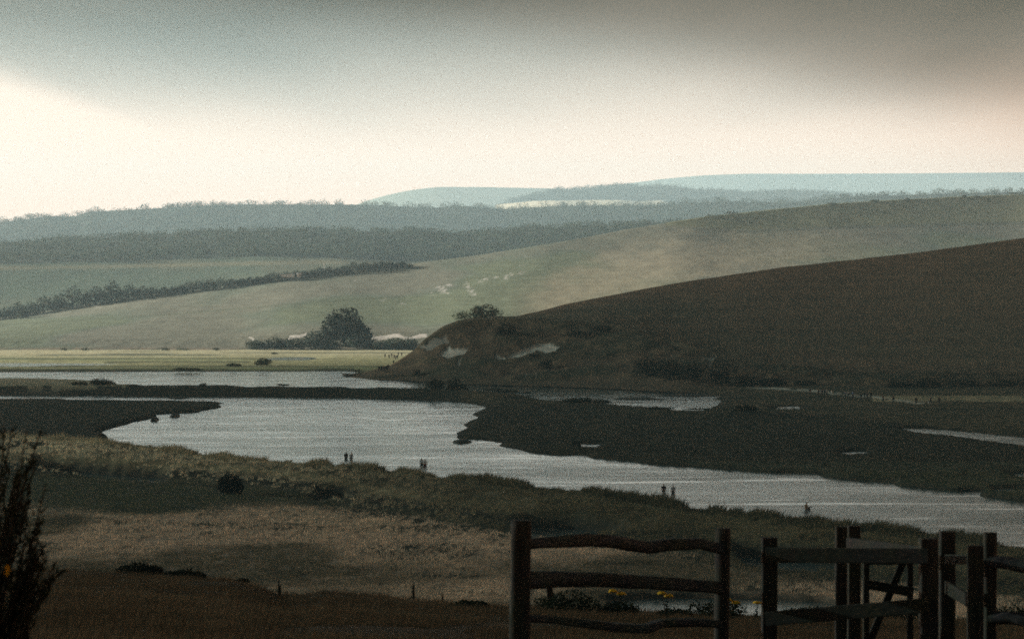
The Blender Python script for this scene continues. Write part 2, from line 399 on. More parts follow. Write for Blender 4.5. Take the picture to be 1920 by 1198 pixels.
# brown pasture at the right beyond the marsh
edge = L([(1300, 752), (1400, 772), (1600, 788), (1750, 800), (1920, 815), (2200, 835)], UU)
m = sstep(0, 8, edge - VV + 10 * (n2 - .5)) * (UU > 1330) * (yf < 900) * (yf > 400)
C = mixc(C, (0.115, 0.098, 0.060), m)
C = mixc(C, (0.055, 0.058, 0.036), m * sstep(0.47, 0.6, fbm(xf * 0.01, yf * 0.05, 65)) * 0.85)
C = mixc(C, (0.42, 0.355, 0.225), ((UU > 1635) & (VV > 742) & (VV < 753)) * sstep(0.25, 0.5, n2 + .1))
pth = L([(1380, 725), (1440, 727), (1530, 733), (1560, 737), (1600, 741), (1640, 744), (1675, 750), (1720, 755), (1760, 758)], UU)
m = np.clip(1.7 - np.abs(VV - pth) / 1.6, 0, 1) * (UU > 1400) * (UU < 1735) * (yf < 900) * sstep(.25, .5, n3)
C = mixc(C, (0.80, 0.76, 0.66), m * 0.9)
# levee top grass, browner towards the right
m = ((VV > 724) & (VV < 760) & (UU > 860) & (UU < 1450) & (yf < 800)).astype(float)
C = mixc(C, (0.10, 0.082, 0.05), m * sstep(0.4, 0.6, n2))
# near flats: reeds and grasses
m = sstep(6, 9, DBK) * (yf < 420) * (DBK < 98.9) + ((DBK > 98.9) & (yf < 330))
m = np.clip(m, 0, 1) * (yf > 140) * (VV > 855)
gs = sstep(0.40, 0.62, n1 + 0.25 * (n2 - 0.5))
C = mixc(C, (0.48, 0.36, 0.27), m)
C = mixc(C, (0.115, 0.10, 0.066), m * sstep(0.5, 0.66, fbm(xf * 0.035, yf * 0.02, 67) + .3 * (n3 - .5)) * 0.55)
C = mixc(C, (0.42, 0.33, 0.22), m * sstep(0.55, 0.7, fbm(xf * 0.05, yf * 0.015, 69)) * 0.6)
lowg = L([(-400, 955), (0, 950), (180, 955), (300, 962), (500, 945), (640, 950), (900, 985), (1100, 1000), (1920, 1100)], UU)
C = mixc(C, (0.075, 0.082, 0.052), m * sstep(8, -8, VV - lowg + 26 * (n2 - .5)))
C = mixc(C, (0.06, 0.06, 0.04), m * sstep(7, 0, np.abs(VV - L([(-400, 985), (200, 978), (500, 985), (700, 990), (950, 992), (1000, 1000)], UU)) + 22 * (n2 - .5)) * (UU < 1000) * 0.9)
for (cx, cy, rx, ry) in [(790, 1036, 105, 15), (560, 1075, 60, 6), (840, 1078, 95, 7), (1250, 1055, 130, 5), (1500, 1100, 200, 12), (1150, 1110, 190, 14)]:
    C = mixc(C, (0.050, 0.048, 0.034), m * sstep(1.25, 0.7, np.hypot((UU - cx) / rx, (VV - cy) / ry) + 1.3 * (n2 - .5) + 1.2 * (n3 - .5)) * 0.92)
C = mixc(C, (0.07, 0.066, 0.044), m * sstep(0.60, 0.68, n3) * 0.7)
# near bank
m = sstep(6, 0, DBK)
C = mixc(C, (0.10, 0.09, 0.052), m)
lf = sstep(700, 100, UU)
C = mixc(C, (0.52, 0.44, 0.29), m * (0.2 + 0.8 * lf) * sstep(0.42, 0.62, n2) * 0.75)
fr = L(sorted(BANK_FRONT), UU)
C = mixc(C, (0.34, 0.285, 0.165), m * sstep(9, 2, np.abs(VV - fr + 6)) * sstep(1300, 300, UU) * 0.75)
C = mixc(C, (0.042, 0.042, 0.028), m * sstep(0, 6, VV - fr - 1))  # darkens the bank's front face, standing in for its steep shaded step
# near hillside
m = ((yf < 150) & (ZZ > 2.5)).astype(float)
C = mixc(C, (0.060, 0.042, 0.026), m)
C = mixc(C, (0.050, 0.042, 0.023), m * sstep(0.45, 0.6, n2))
C = mixc(C, (0.10, 0.07, 0.042), m * sstep(0.52, 0.68, fbm(xf * 0.3, yf * 0.12, 71)) * 0.6)
# mud at the water's edge
m = sstep(2.2, 0.3, DW / np.maximum(1, rowspace(np.maximum(yf, 1)) * 0.4)) * (yf > 170)
C = mixc(C, (0.034, 0.033, 0.026), m * (yf < 1000) * 0.85)
C *= (0.86 + 0.28 * n3)[:, None]
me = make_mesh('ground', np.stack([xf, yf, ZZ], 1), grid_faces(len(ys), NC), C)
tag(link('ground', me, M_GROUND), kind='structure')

# water sheet
wv = np.array([[-420, 175, 0], [420, 175, 0], [420, 1420, 0], [-420, 1420, 0]], float)
tag(link('river', make_mesh('river', wv, [[0, 1, 2, 3]]), M_WATER), kind='structure')

# ------------------------------------------------------------------ hills
def hill(name, lines, back, cols, colfn, mat=M_HILL, disp=0.0, dscale=0.02, seed=0, rsoft=7):
    """lines: list of (rowpts, depthpts, n) from the foot to the crest; the surface runs through them in order"""
    u = np.asarray(cols, float)
    rows = []; deps = []; seg = []
    for k in range(len(lines) - 1):
        r0, r1 = L(lines[k][0], u), L(lines[k + 1][0], u); d0, d1 = L(lines[k][1], u), L(lines[k + 1][1], u)
        n = lines[k + 1][2]
        for i in range(n + (k == len(lines) - 2)):
            s = i / n; rows.append(r0 + (r1 - r0) * s); deps.append(d0 + (d1 - d0) * s); seg.append(k + s)
    def soft(A, k):
        ker = np.hanning(k + 2)[1:-1]; ker /= ker.sum()
        return np.array([np.convolve(np.pad(r_, k // 2, mode='reflect', reflect_type='odd'), ker, 'valid') for r_ in A])
    du = abs(u[1] - u[0]); Rw = soft(np.array(rows), 2 * int(rsoft / du) + 3); Y = soft(np.array(deps), 2 * int(70 / du) + 1); Z = EYE - (Rw - HOR) * Y / F
    # soften the breaks of slope, keeping foot and crest
    for _ in range(3):
        Z[1:-1] = 0.25 * Z[:-2] + 0.5 * Z[1:-1] + 0.25 * Z[2:]
    bk, drop = back
    for i in range(1, 7):
        s = i / 6
        Y = np.vstack([Y, Y[len(rows) - 1] + bk * s]); Z = np.vstack([Z, Z[len(rows) - 1] - drop * s ** 1.6]); seg.append(len(lines) - 1 + s)
    X = (u[None, :] - 960) / F * Y
    S = np.repeat(np.array(seg)[:, None], len(u), 1); U = np.repeat(u[None, :], len(seg), 0)
    if disp: Z = Z + disp * 2 * (fbm(X * dscale, Y * dscale, seed) - 0.5) * np.clip(S * 4, 0, 1)
    V = HOR + (EYE - Z) * F / Y
    C, dz = colfn(X.ravel(), Y.ravel(), Z.ravel(), U.ravel(), V.ravel(), S.ravel())
    Z = Z + dz.reshape(Z.shape)
    me = make_mesh(name, np.stack([X.ravel(), Y.ravel(), Z.ravel()], 1), grid_faces(*X.shape), C)
    o = tag(link(name, me, mat), kind='structure')
    return o, (u, Y, Z)

def surf(h, px, s):
    """world point on a hill at photo column px, fraction s from the foot to the end of its rows"""
    u, Y, Z = h
    j = int(np.clip(np.searchsorted(u, px), 0, len(u) - 1)); i = int(np.clip(s * (len(Y) - 1), 0, len(Y) - 1))
    return np.array([(px - 960) / F * Y[i, j], Y[i, j], Z[i, j]])

def surf_at(h, px, row):
    """world point where the photo position (px,row) meets the hill"""
    u, Y, Z = h
    j = int(np.clip(np.searchsorted(u, px), 0, len(u) - 1))
    V = HOR + (EYE - Z[:, j]) * F / Y[:, j]
    i = int(np.argmin(np.abs(V[:len(V) - 6] - row)))
    return np.array([(px - 960) / F * Y[i, j], Y[i, j], Z[i, j]])

# headland
H_BASE = [(640, 703), (680, 711), (780, 715), (900, 722), (1000, 724), (1100, 727), (1240, 734), (1310, 738), (1400, 733), (1500, 731), (1700, 735), (1920, 734), (2300, 733)]
H_BASED = [(a, F * (EYE - 0.15) / (b_ - HOR)) for a, b_ in H_BASE]
H_FOOT = [(640, 702.5), (680, 706), (740, 704), (780, 706), (900, 712), (1000, 713), (1100, 716), (1240, 722), (1350, 723), (1500, 722), (1700, 726), (1920, 726), (2300, 726)]
H_FOOTD = [(a, b_ + (8 if a < 700 else 32)) for a, b_ in H_BASED]
H_LIP = [(640, 702), (680, 701), (735, 686), (760, 670), (780, 656), (795, 639), (830, 615), (860, 604), (880, 600), (970, 598), (1130, 605), (1200, 622), (1260, 642), (1350, 664), (1450, 684), (1560, 695), (1700, 699), (1920, 700), (2300, 700)]
H_LIPD = [(640, 905), (700, 905), (780, 912), (880, 925), (1000, 915), (1130, 905), (1260, 860), (1400, 825), (1560, 805), (1920, 795), (2300, 795)]
H_CREST = [(640, 701.5), (680, 699.5), (735, 684), (760, 668), (780, 653), (795, 636), (830, 612), (860, 601), (880, 597), (970, 592), (1030, 578), (1100, 562), (1200, 543), (1300, 525), (1450, 503), (1600, 487), (1700, 476), (1800, 462), (1920, 446), (2300, 405)]
H_CRESTD = [(640, 915), (700, 920), (780, 935), (880, 965), (970, 1000), (1100, 1060), (1300, 1120), (1600, 1170), (1920, 1200), (2300, 1220)]
CHALK = [[(784, 655), (800, 640), (812, 634), (838, 628), (843, 636), (818, 648), (800, 652)],  # first is the headland's lit left edge, its light painted as pale chalk
         [(821, 666), (824, 660), (834, 650), (840, 644), (845, 652), (876, 649), (873, 661), (852, 665), (848, 668)],
         [(929, 678), (930, 660), (944, 669), (975, 655), (992, 646), (1014, 639), (1030, 644), (1047, 652), (1040, 658), (1020, 662), (1006, 653), (990, 663), (965, 668), (944, 674)],
         [(1313, 667), (1342, 667), (1340, 673), (1334, 676), (1335, 684), (1330, 692), (1329, 680), (1330, 673), (1313, 672)],
         [(858, 682), (862, 668), (867, 668), (862, 684)]]

def head_col(X, Y, Z, U, V, S):
    n = len(X); a = fbm(X * 0.06, Y * 0.06 + Z * 0.1, 81); b = fbm(X * 0.3, Y * 0.1 + Z * 0.4, 83); c = fbm(X * 0.02, Y * 0.01, 85)
    C = np.zeros((n, 3)) + np.array([0.155, 0.125, 0.084])            # upper ploughed / dry field
    C = mixc(C, (0.105, 0.105, 0.070), sstep(0.35, 0.65, c) * 0.8)
    C = mixc(C, (0.20, 0.14, 0.095), sstep(2.55, 3.0, S) * 0.7)
    lowm = sstep(2.05, 1.9, S)
    C = mixc(C, (0.115, 0.098, 0.070), lowm)
    C = mixc(C, (0.062, 0.068, 0.046), lowm * sstep(0.45, 0.6, a))
    C = mixc(C, (0.19, 0.155, 0.10), lowm * sstep(0.58, 0.7, b) * 0.5)
    C = mixc(C, (0.125, 0.105, 0.07), sstep(1.0, 0.85, S) * 0.6 * sstep(.35, .6, a + .05))
    C = mixc(C, (0.036, 0.034, 0.027), sstep(0.14, 0.04, S) * (U < 1400) * 0.9)
    m = ((U > 1000) & (S > 1.5)) * sstep(10, 2, np.abs(V - L([(1000, 600), (1130, 612), (1250, 650), (1350, 674), (1500, 698), (1920, 706)], U)) + 10 * (a - .5))
    C = mixc(C, (0.07, 0.072, 0.05), m * 0.7)
    dz = np.zeros(n) + (b - .5) * 0.7 * (S > 0.9) * (S < 2.1) + (a - .5) * 2.2 * (S > 1.0) * (S < 2.0)
    C *= (0.8 + 0.4 * b)[:, None] * np.array([1.18, 1.02, .96])
    ju = U + 12 * (fbm(X * .5, Z * .8, 87) - .5); jv = V + 7 * (fbm(X * .6, Z * .9, 89) - .5)
    for p in CHALK:
        k = inpoly(p, ju, jv) & (S < 3)
        tone = {0: .34, 3: .5}.get([q is p for q in CHALK].index(True), .8)
        C[k] = np.array([tone, tone * .95, tone * .84]) * (0.6 + 0.6 * b[k])[:, None]
        dz[k] -= 0.6
    # faint tread lines across the big field
    C *= (1 + 0.10 * np.sin(Z * 1.9 + 6 * c) * (S > 2))[:, None]
    return C, dz

head_o, HEAD = hill('headland', [(H_BASE, H_BASED, 0), (H_FOOT, H_FOOTD, 10), (H_LIP, H_LIPD, 46), (H_CREST, H_CRESTD, 60)], (160, 14),
                    np.linspace(642, 2280, 760), head_col, disp=0.35, dscale=0.05, seed=91)

# pale hill beyond the flats
M_BASE = [(-500, 657), (450, 656), (700, 657), (2400, 657)]
M_BASED = [(-500, F * 24.2 / 97), (2400, F * 24.2 / 97)]
M_FOOT = [(-500, 653), (300, 652), (450, 652), (800, 652), (2400, 652)]
M_LIP = [(-500, 640), (100, 636), (300, 634), (440, 632), (540, 622), (610, 618), (690, 622), (780, 620), (900, 605), (2400, 590)]
M_CREST = [(-500, 650), (-200, 622), (0, 597), (100, 581), (250, 557), (400, 540), (540, 522), (660, 508), (760, 497), (900, 478), (1000, 462), (1100, 445), (1200, 427), (1280, 412), (1400, 398), (1480, 390), (1560, 382), (1700, 374), (1800, 369), (1920, 364), (2400, 350)]
M_CRESTD = [(-500, 1600), (0, 1640), (540, 1680), (1000, 1800), (1280, 1960), (1560, 2180), (1920, 2450), (2400, 2550)]
MCH = [[(537, 637), (545, 628), (560, 628), (576, 624), (570, 631), (548, 635)],
       [(694, 636), (698, 627), (704, 630), (748, 626), (757, 632), (765, 634), (790, 626), (800, 626), (800, 632), (778, 635), (766, 639), (752, 634), (735, 633), (704, 639)],
       [(466, 631), (470, 630), (477, 637), (475, 639)]]

def mid_col(X, Y, Z, U, V, S):
    n = len(X); a = fbm(X * 0.012, Y * 0.006, 101); b = fbm(X * 0.08, Y * 0.03, 103); c = fbm(X * 0.25, Y * 0.06, 105)
    C = np.zeros((n, 3)) + np.array([0.142, 0.175, 0.125])
    C = mixc(C, (0.215, 0.205, 0.15), sstep(0.45, 0.65, a) * 0.8)
    C = mixc(C, (0.18, 0.20, 0.11), sstep(0.55, 0.42, a) * 0.6)
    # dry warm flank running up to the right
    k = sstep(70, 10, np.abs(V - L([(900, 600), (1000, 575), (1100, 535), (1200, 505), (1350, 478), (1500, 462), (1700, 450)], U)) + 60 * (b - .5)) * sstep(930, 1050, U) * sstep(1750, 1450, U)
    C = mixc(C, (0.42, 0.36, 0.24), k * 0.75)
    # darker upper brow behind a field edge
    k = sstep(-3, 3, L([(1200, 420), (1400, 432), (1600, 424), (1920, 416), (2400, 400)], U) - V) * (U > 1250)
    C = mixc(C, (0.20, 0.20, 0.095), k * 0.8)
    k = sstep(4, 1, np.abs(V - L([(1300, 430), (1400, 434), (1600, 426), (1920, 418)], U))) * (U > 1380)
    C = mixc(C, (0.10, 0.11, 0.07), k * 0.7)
    # sheep-track lines
    C *= (1 + 0.07 * np.sin(V * 0.9 + 9 * a + 4 * b) * sstep(.35, .6, b))[:, None]
    k = sstep(2.5, 0.5, np.abs(V - L([(0, 609), (300, 591), (640, 563), (760, 556)], U))) * (U < 760)
    C = mixc(C, (0.10, 0.12, 0.07), k * 0.45)
    # straw strip and rough ground along the foot
    C = mixc(C, (0.26, 0.20, 0.135), sstep(1.25, 0.7, S) * 0.75 * sstep(.3, .5, b + .1))
    C = mixc(C, (0.09, 0.11, 0.07), sstep(1.2, 0.8, S) * sstep(.55, .65, c) * .8)
    # chalk scrapes
    ju = U + 30 * (fbm(X * .35, Y * .12, 107) - .5); jv = V + 13 * (fbm(X * .4, Y * .14, 109) - .5)
    ch = np.zeros(n)
    for (cu, cv, w, h) in [(828, 541, 13, 5), (842, 535, 9, 3), (835, 548, 12, 2), (878, 537, 9, 3), (884, 545, 9, 4), (873, 529, 5, 2), (889, 552, 7, 2), (903, 530, 5, 2), (912, 524, 6, 3), (927, 521, 7, 2), (950, 520, 7, 4), (958, 514, 6, 2), (972, 512, 6, 2), (985, 507, 6, 1.6), (978, 496, 4, 2), (812, 553, 6, 2), (720, 561, 5, 2), (752, 569, 5, 3), (664, 524, 5, 1.5),
                           (1412, 481, 14, 3), (1440, 476, 22, 3), (1462, 470, 16, 3), (1490, 466, 10, 2), (1700, 474, 10, 4), (1694, 477, 9, 2), (1345, 466, 8, 2), (1315, 470, 6, 2), (1560, 460, 12, 2), (470, 536, 6, 1.5), (185, 578, 7, 1.5)]:
        ch = np.maximum(ch, sstep(1.15, .55, np.hypot((ju - cu) / w, (jv - cv) / h)) * sstep(.36, .56, fbm(X * .9, Y * .3, 113)))
    C = mixc(C, (0.60, 0.57, 0.50), ch * np.where(U > 1200, .4, .8))
    dz = (c - .5) * 0.3 * (S > .5) * (S < 2) + 0.2 * (b - .5) * (S > 1.05)
    ju = U + 5 * (c - .5)
    for p in MCH:
        k = inpoly(p, ju, V + 3 * (b - .5)) & (S < 2); C[k] = np.array([.74, .69, .60]) * (0.75 + 0.5 * c[k])[:, None]
    C *= (0.88 + 0.24 * c)[:, None]
    return C, dz

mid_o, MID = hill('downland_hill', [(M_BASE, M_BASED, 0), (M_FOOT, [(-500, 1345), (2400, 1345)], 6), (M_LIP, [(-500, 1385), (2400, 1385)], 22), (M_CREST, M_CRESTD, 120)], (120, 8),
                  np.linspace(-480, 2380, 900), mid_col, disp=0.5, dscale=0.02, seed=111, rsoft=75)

# field and wooded slope behind it
W1_TOP = [(-500, 466), (0, 454), (60, 447), (130, 441), (250, 433), (400, 426), (560, 423), (700, 425), (800, 424), (870, 430), (1000, 419), (1100, 414), (1290, 410), (1500, 405), (2400, 390)]
W1_BASE = [(-500, 500), (0, 493), (200, 490), (330, 487), (420, 484), (500, 480), (640, 483), (760, 492), (1000, 475), (1280, 440), (2400, 420)]
def down(p, d): return [(a, b_ + d) for a, b_ in p]
def slope_col(X, Y, Z, U, V, S):
    n = len(X); a = fbm(X * 0.01, Y * 0.006, 121); c = fbm(X * 0.1, Y * 0.03, 123)
    C = np.zeros((n, 3)) + np.array([0.088, 0.120, 0.074])
    C = mixc(C, (0.17, 0.16, 0.09), sstep(.4, .6, a) * .6)
    C = mixc(C, (0.30, 0.26, 0.15), sstep(5, 1, np.abs(V - L([(-500, 510), (200, 500), (600, 491), (760, 497)], U)) + 5 * (c - .5)) * .6)
    C = mixc(C, (0.03, 0.04, 0.02), sstep(0.97, 1.03, S))
    C *= (.8 + .4 * c)[:, None]
    return C, np.zeros(n)
s_o, SLOPE = hill('wooded_slope', [([(-500, 720), (0, 650), (540, 560), (760, 530), (1280, 470), (2400, 430)], [(-500, 1720), (540, 1790), (1280, 2100), (2400, 2750)], 0),
                                   (W1_BASE, [(-500, 2020), (700, 2120), (1280, 2300), (2400, 2850)], 40), (down(W1_TOP, 9), [(-500, 2320), (700, 2380), (1280, 2480), (2400, 2950)], 30)], (200, 20),
                  np.linspace(-480, 2380, 300), slope_col, disp=0.8, dscale=0.01, seed=131)
W2_TOP = [(-500, 440), (0, 411), (50, 406), (90, 399), (140, 401), (165, 391), (250, 387), (350, 381), (430, 378), (560, 378), (700, 378), (800, 384), (870, 380), (950, 386), (1050, 380), (1250, 379), (1350, 372), (1500, 373), (1600, 363), (1800, 356), (1920, 354), (2400, 352)]
def wood_col(X, Y, Z, U, V, S):
    c = fbm(X * 0.02, Y * 0.02, 141)
    return np.array([0.03, 0.042, 0.022])[None, :] * (.7 + .6 * c)[:, None], np.zeros(len(X))
r_o, RIDGE = hill('wooded_ridge', [([(-500, 520), (2400, 470)], [(-500, 2900), (2400, 3050)], 0), (down(W2_TOP, 6), [(-500, 3500), (2400, 3550)], 40)], (300, 40),
                  np.linspace(-480, 2380, 300), wood_col, disp=1.0, dscale=0.01, seed=145)
W4_TOP = [(-500, 460), (780, 400), (930, 381), (1000, 363), (1040, 354), (1100, 351), (1160, 344), (1200, 347), (1240, 346), (1300, 353), (1400, 359), (1500, 356), (1560, 358), (1620, 367), (1800, 380), (2400, 400)]
def field_col(X, Y, Z, U, V, S):
    n = len(X); C = np.zeros((n, 3)) + np.array([0.03, 0.042, 0.024])
    k = (V > L([(930, 384), (1000, 377.5), (1100, 375), (1240, 376), (1260, 380)], U)) & (U > 930) & (U < 1262)
    C[k] = (0.62, 0.53, 0.36)
    return C, np.zeros(n)
f_o, FARW = hill('distant_wooded_hill', [([(-500, 470), (2400, 430)], [(-500, 4500), (2400, 4500)], 0), (down(W4_TOP, 4), [(-500, 5200), (2400, 5200)], 70)], (300, 40),
                 np.linspace(600, 1800, 400), field_col, disp=0.5, dscale=0.008, seed=151)
def pale_col(X, Y, Z, U, V, S):
    n = len(X); a = fbm(X * 0.002, Y * 0.002, 161)
    C = np.zeros((n, 3)) + np.array([0.24, 0.22, 0.125])
    C = mixc(C, (0.15, 0.17, 0.09), sstep(.45, .55, a) * .7)
    k = sstep(1.2, .4, np.abs(V - L([(1200, 340), (1560, 331), (1920, 333)], U)))
    return mixc(C, (0.05, 0.06, 0.04), k * .8), np.zeros(n)
hill('pale_down', [([(-500, 430), (2400, 430)], [(-500, 6200), (2400, 6200)], 0), ([(-500, 470), (600, 410), (690, 376), (730, 365), (770, 357), (820, 351), (900, 351), (1000, 353), (1040, 354), (1200, 370), (2400, 400)], [(-500, 6700), (2400, 6700)], 30)], (300, 30),
     np.linspace(500, 1500, 160), pale_col, disp=1.0, dscale=0.004, seed=165)
hill('farthest_down', [([(-500, 430), (2400, 430)], [(-500, 7600), (2400, 7600)], 0), ([(-500, 470), (900, 400), (1100, 356), (1180, 344), (1240, 336), (1320, 329), (1400, 326), (1550, 326), (1700, 325.5), (1920, 323.5), (2400, 322)], [(-500, 8100), (2400, 8100)], 40)], (400, 30),
     np.linspace(900, 2380, 200), pale_col, disp=0.8, dscale=0.003, seed=169)

# ------------------------------------------------------------------ foliage makers
def leaf_cloud(n, lobes, size, tint, rng, jitter=0.35, shell=0.5):
    """n leaf-clump faces through a crown made of ellipsoid lobes (cx,cy,cz,rx,ry,rz)"""
    Lb = np.asarray(lobes, float); w = Lb[:, 3] * Lb[:, 4] * Lb[:, 5]; w = w ** 0.75; w /= w.sum()
    k = rng.choice(len(Lb), n, p=w)
    d = rng.normal(size=(n, 3)); d /= np.linalg.norm(d, axis=1)[:, None]
    r = shell + (1 - shell) * rng.random(n) ** 0.6; r *= 1 + 0.16 * rng.normal(size=n) * jitter * 2
    c = Lb[k, :3] + d * r[:, None] * Lb[k, 3:6]
    a = rng.normal(size=(n, 3)); a /= np.linalg.norm(a, axis=1)[:, None]
    b = np.cross(a, rng.normal(size=(n, 3))); b /= np.linalg.norm(b, axis=1)[:, None] + 1e-9
    s = size * (0.5 + rng.random(n))[:, None]
    a = a * s * 0.6; b = b * s
    V = np.stack([c - b * .5, c + a * .5, c + b * .5, c - a * .5], 1)
    cl = np.asarray(tint)[None, :] * (0.8 + 0.4 * rng.random((n, 1))) * (0.92 + 0.16 * rng.random((n, 3)))
    return V.reshape(-1, 3), np.arange(n * 4).reshape(-1, 4), np.repeat(cl, 4, 0)

def tube(pts, radii, k=6):
    P = np.asarray(pts, float); V = []; Fc = []
    for i, p in enumerate(P):
        t = P[min(i + 1, len(P) - 1)] - P[max(i - 1, 0)]; t /= np.linalg.norm(t) + 1e-9
        a = np.cross(t, (0.3, 1, 0.2)); a /= np.linalg.norm(a) + 1e-9; b = np.cross(t, a)
        for j in range(k):
            q = 2 * math.pi * j / k; V.append(p + radii[i] * (math.cos(q) * a + math.sin(q) * b))
    for i in range(len(P) - 1):
        for j in range(k):
            Fc.append((i * k + j, i * k + (j + 1) % k, (i + 1) * k + (j + 1) % k, (i + 1) * k + j))
    return np.array(V), np.array(Fc)

def merge(parts):
    V = []; Fc = []; off = 0
    for v, f in parts:
        V.append(v); Fc.append(np.asarray(f) + off); off += len(v)
    return np.vstack(V), np.vstack(Fc)

def limbs(h, spread, rng, n=5, r0=None, lean=0.0):
    r0 = r0 or h * 0.045
    top = np.array([lean * h, 0, h * 0.6])
    parts = [tube([(0, 0, -h * 0.04), (0.01 * h, 0, h * 0.2), top * 0.66, top], [r0 * 1.3, r0, r0 * .75, r0 * .35])]
    for i in range(n):
        q = 2 * math.pi * (i + rng.random()) / n; z0 = h * rng.uniform(0.15, 0.45)
        e_ = np.array([math.cos(q) * spread, math.sin(q) * spread, z0 + h * rng.uniform(.2, .4)])
        s_ = np.array([lean * z0, 0, z0])
        parts.append(tube([s_, (s_ + e_) / 2 + np.array([0, 0, .04 * h]), e_], [r0 * .55, r0 * .4, r0 * .15], 5))
    return merge(parts)

def plant(name, loc, lobes, n, size, tint, label, cat, group=None, h=None, seed=1, rotz=0, shell=0.45, stem='trunk', crown='crown'):
    rng = np.random.default_rng(seed)
    r = thing(name, tuple(loc), label, cat, group, rotz)
    V, Fc, Cc = leaf_cloud(n, lobes, size, tint, rng, shell=shell)
    link(crown, make_mesh(crown, V, Fc, Cc, False), M_LEAF, r)
    Lb = np.asarray(lobes); h = h or (Lb[:, 2] + Lb[:, 5]).max()
    v, f = limbs(h, np.abs(Lb[:, :2]).max() * .8 + Lb[:, 3].mean() * .4, rng)
    link(stem, make_mesh(stem, v, f), M_BARK, r)
    return r

def dome(w, h, d=None, rng=None, k=5):
    """lobes of a rounded bush w wide, h tall"""
    d = d or w * .8; rng = rng or np.random.default_rng(1)
    out = [(0, 0, h * .45, w * .36, d * .36, h * .46)]
    for i in range(k):
        q = 2 * math.pi * i / k + rng.random(); rr = .27 + .06 * rng.random()
        hh = h * rng.uniform(.28, .42)
        out.append((math.cos(q) * w * rr, math.sin(q) * d * rr, hh, w * rng.uniform(.16, .24), d * .22, hh * rng.uniform(.85, 1.15)))
    return out

def bush_px(name, px, base_row, w_px, h_px, label, cat='bush', group=None, hillref=None, y=None, tint=(0.045, 0.055, 0.030), n=None, seed=1, leaf=None, lobes=None, z=None):
    if hillref is not None:
        p = surf_at(hillref, px, base_row)
        if p is None: return
    elif y is not None:
        p = at_depth(px, base_row, y)
        if z is None: p[2] = gz(p[0], p[1]) - 0.05
    else:
        p = at(px, base_row, Z_FLAT)
        for _ in range(4): p = at(px, base_row, gz(p[0], p[1]))
    m = p[1] / F; w, h = w_px * m, h_px * m
    rng = np.random.default_rng(seed)
    lb = [(a * w, b_ * w, c * h, d_ * w, e_ * w, f_ * h) for a, b_, c, d_, e_, f_ in lobes] if lobes else dome(w, h, rng=rng)
    lf = leaf or max(0.10 * h, m * 2.2)
    n = n or int(np.clip(9 * w * h / (lf * lf), 160, 2600))
    return plant(name, p, lb, n, lf, tint, label, cat, group, h, seed)

# ------------------------------------------------------------------ woods (masses)
def wood(name, label, spots, crown_r, leafs, n_leaf, tint, seed):
    rng = np.random.default_rng(seed); Vs = []; Fs = []; Cs = []; off = 0
    temps = [leaf_cloud(n_leaf, dome(2.3, 1.15, rng=rng, k=6), leafs, (1, 1, 1), rng, shell=.8, jitter=.10) for _ in range(6)]
    for (x, y, z) in spots:
        V, Fc, Cc = temps[rng.integers(6)]
        s = crown_r * rng.uniform(.8, 1.25); q = rng.random() * 6.28; c_, s_ = math.cos(q), math.sin(q)
        W = np.empty_like(V); W[:, 0] = (V[:, 0] * c_ - V[:, 1] * s_) * s + x; W[:, 1] = (V[:, 0] * s_ + V[:, 1] * c_) * s + y; W[:, 2] = V[:, 2] * s * rng.uniform(.9, 1.1) + z - .5
        t = np.asarray(tint) * rng.uniform(.68, 1.2) * np.array([rng.uniform(.9, 1.15), 1, rng.uniform(.85, 1.1)])
        Vs.append(W); Fs.append(Fc + off); Cs.append(Cc * t); off += len(W)
    o = link(name, make_mesh(name, np.vstack(Vs), np.vstack(Fs), np.vstack(Cs), False), M_LEAF)
    return tag(o, label, 'wood', kind='stuff')

def spots_on(h, n, u0, u1, v_lo, v_hi, rng):
    """random points on the wooded part of a hill: photo rows between v_hi(top) and v_lo(bottom)"""
    u, Y, Z = h; V = HOR + (EYE - Z) * F / Y; R = len(Y) - 4; out = []
    while len(out) < n:
        px = rng.uniform(u0, u1); j = int(np.clip(np.searchsorted(u, px), 0, len(u) - 1)); i = rng.integers(0, R)
        if V[i, j] < L(v_lo, px) and V[i, j] > L(v_hi, px) - 2:
            out.append(((px - 960) / F * Y[i, j], Y[i, j] + rng.uniform(-4, 4), Z[i, j]))
    return out
rg = np.random.default_rng(3)
wood('near_wood', 'dense broadleaf wood along the slope above the hedgerow', spots_on(SLOPE, 2700, -300, 1500, W1_BASE, W1_TOP, rg), 4.5, 0.19, 120, (0.040, 0.055, 0.026), 5)
wood('ridge_wood', 'blue-green woodland covering the long skyline ridge', spots_on(RIDGE, 3900, -350, 2200, down(W2_TOP, 75), W2_TOP, rg), 6.0, 0.21, 90, (0.040, 0.055, 0.028), 6)
wood('distant_wood', 'faint hazy woodland on the rounded distant hill', spots_on(FARW, 1700, 860, 1680, [(860, 385), (930, 383), (1000, 376), (1240, 374), (1270, 390), (1700, 390)], W4_TOP, rg), 7.5, 0.24, 64, (0.04, 0.052, 0.03), 8)

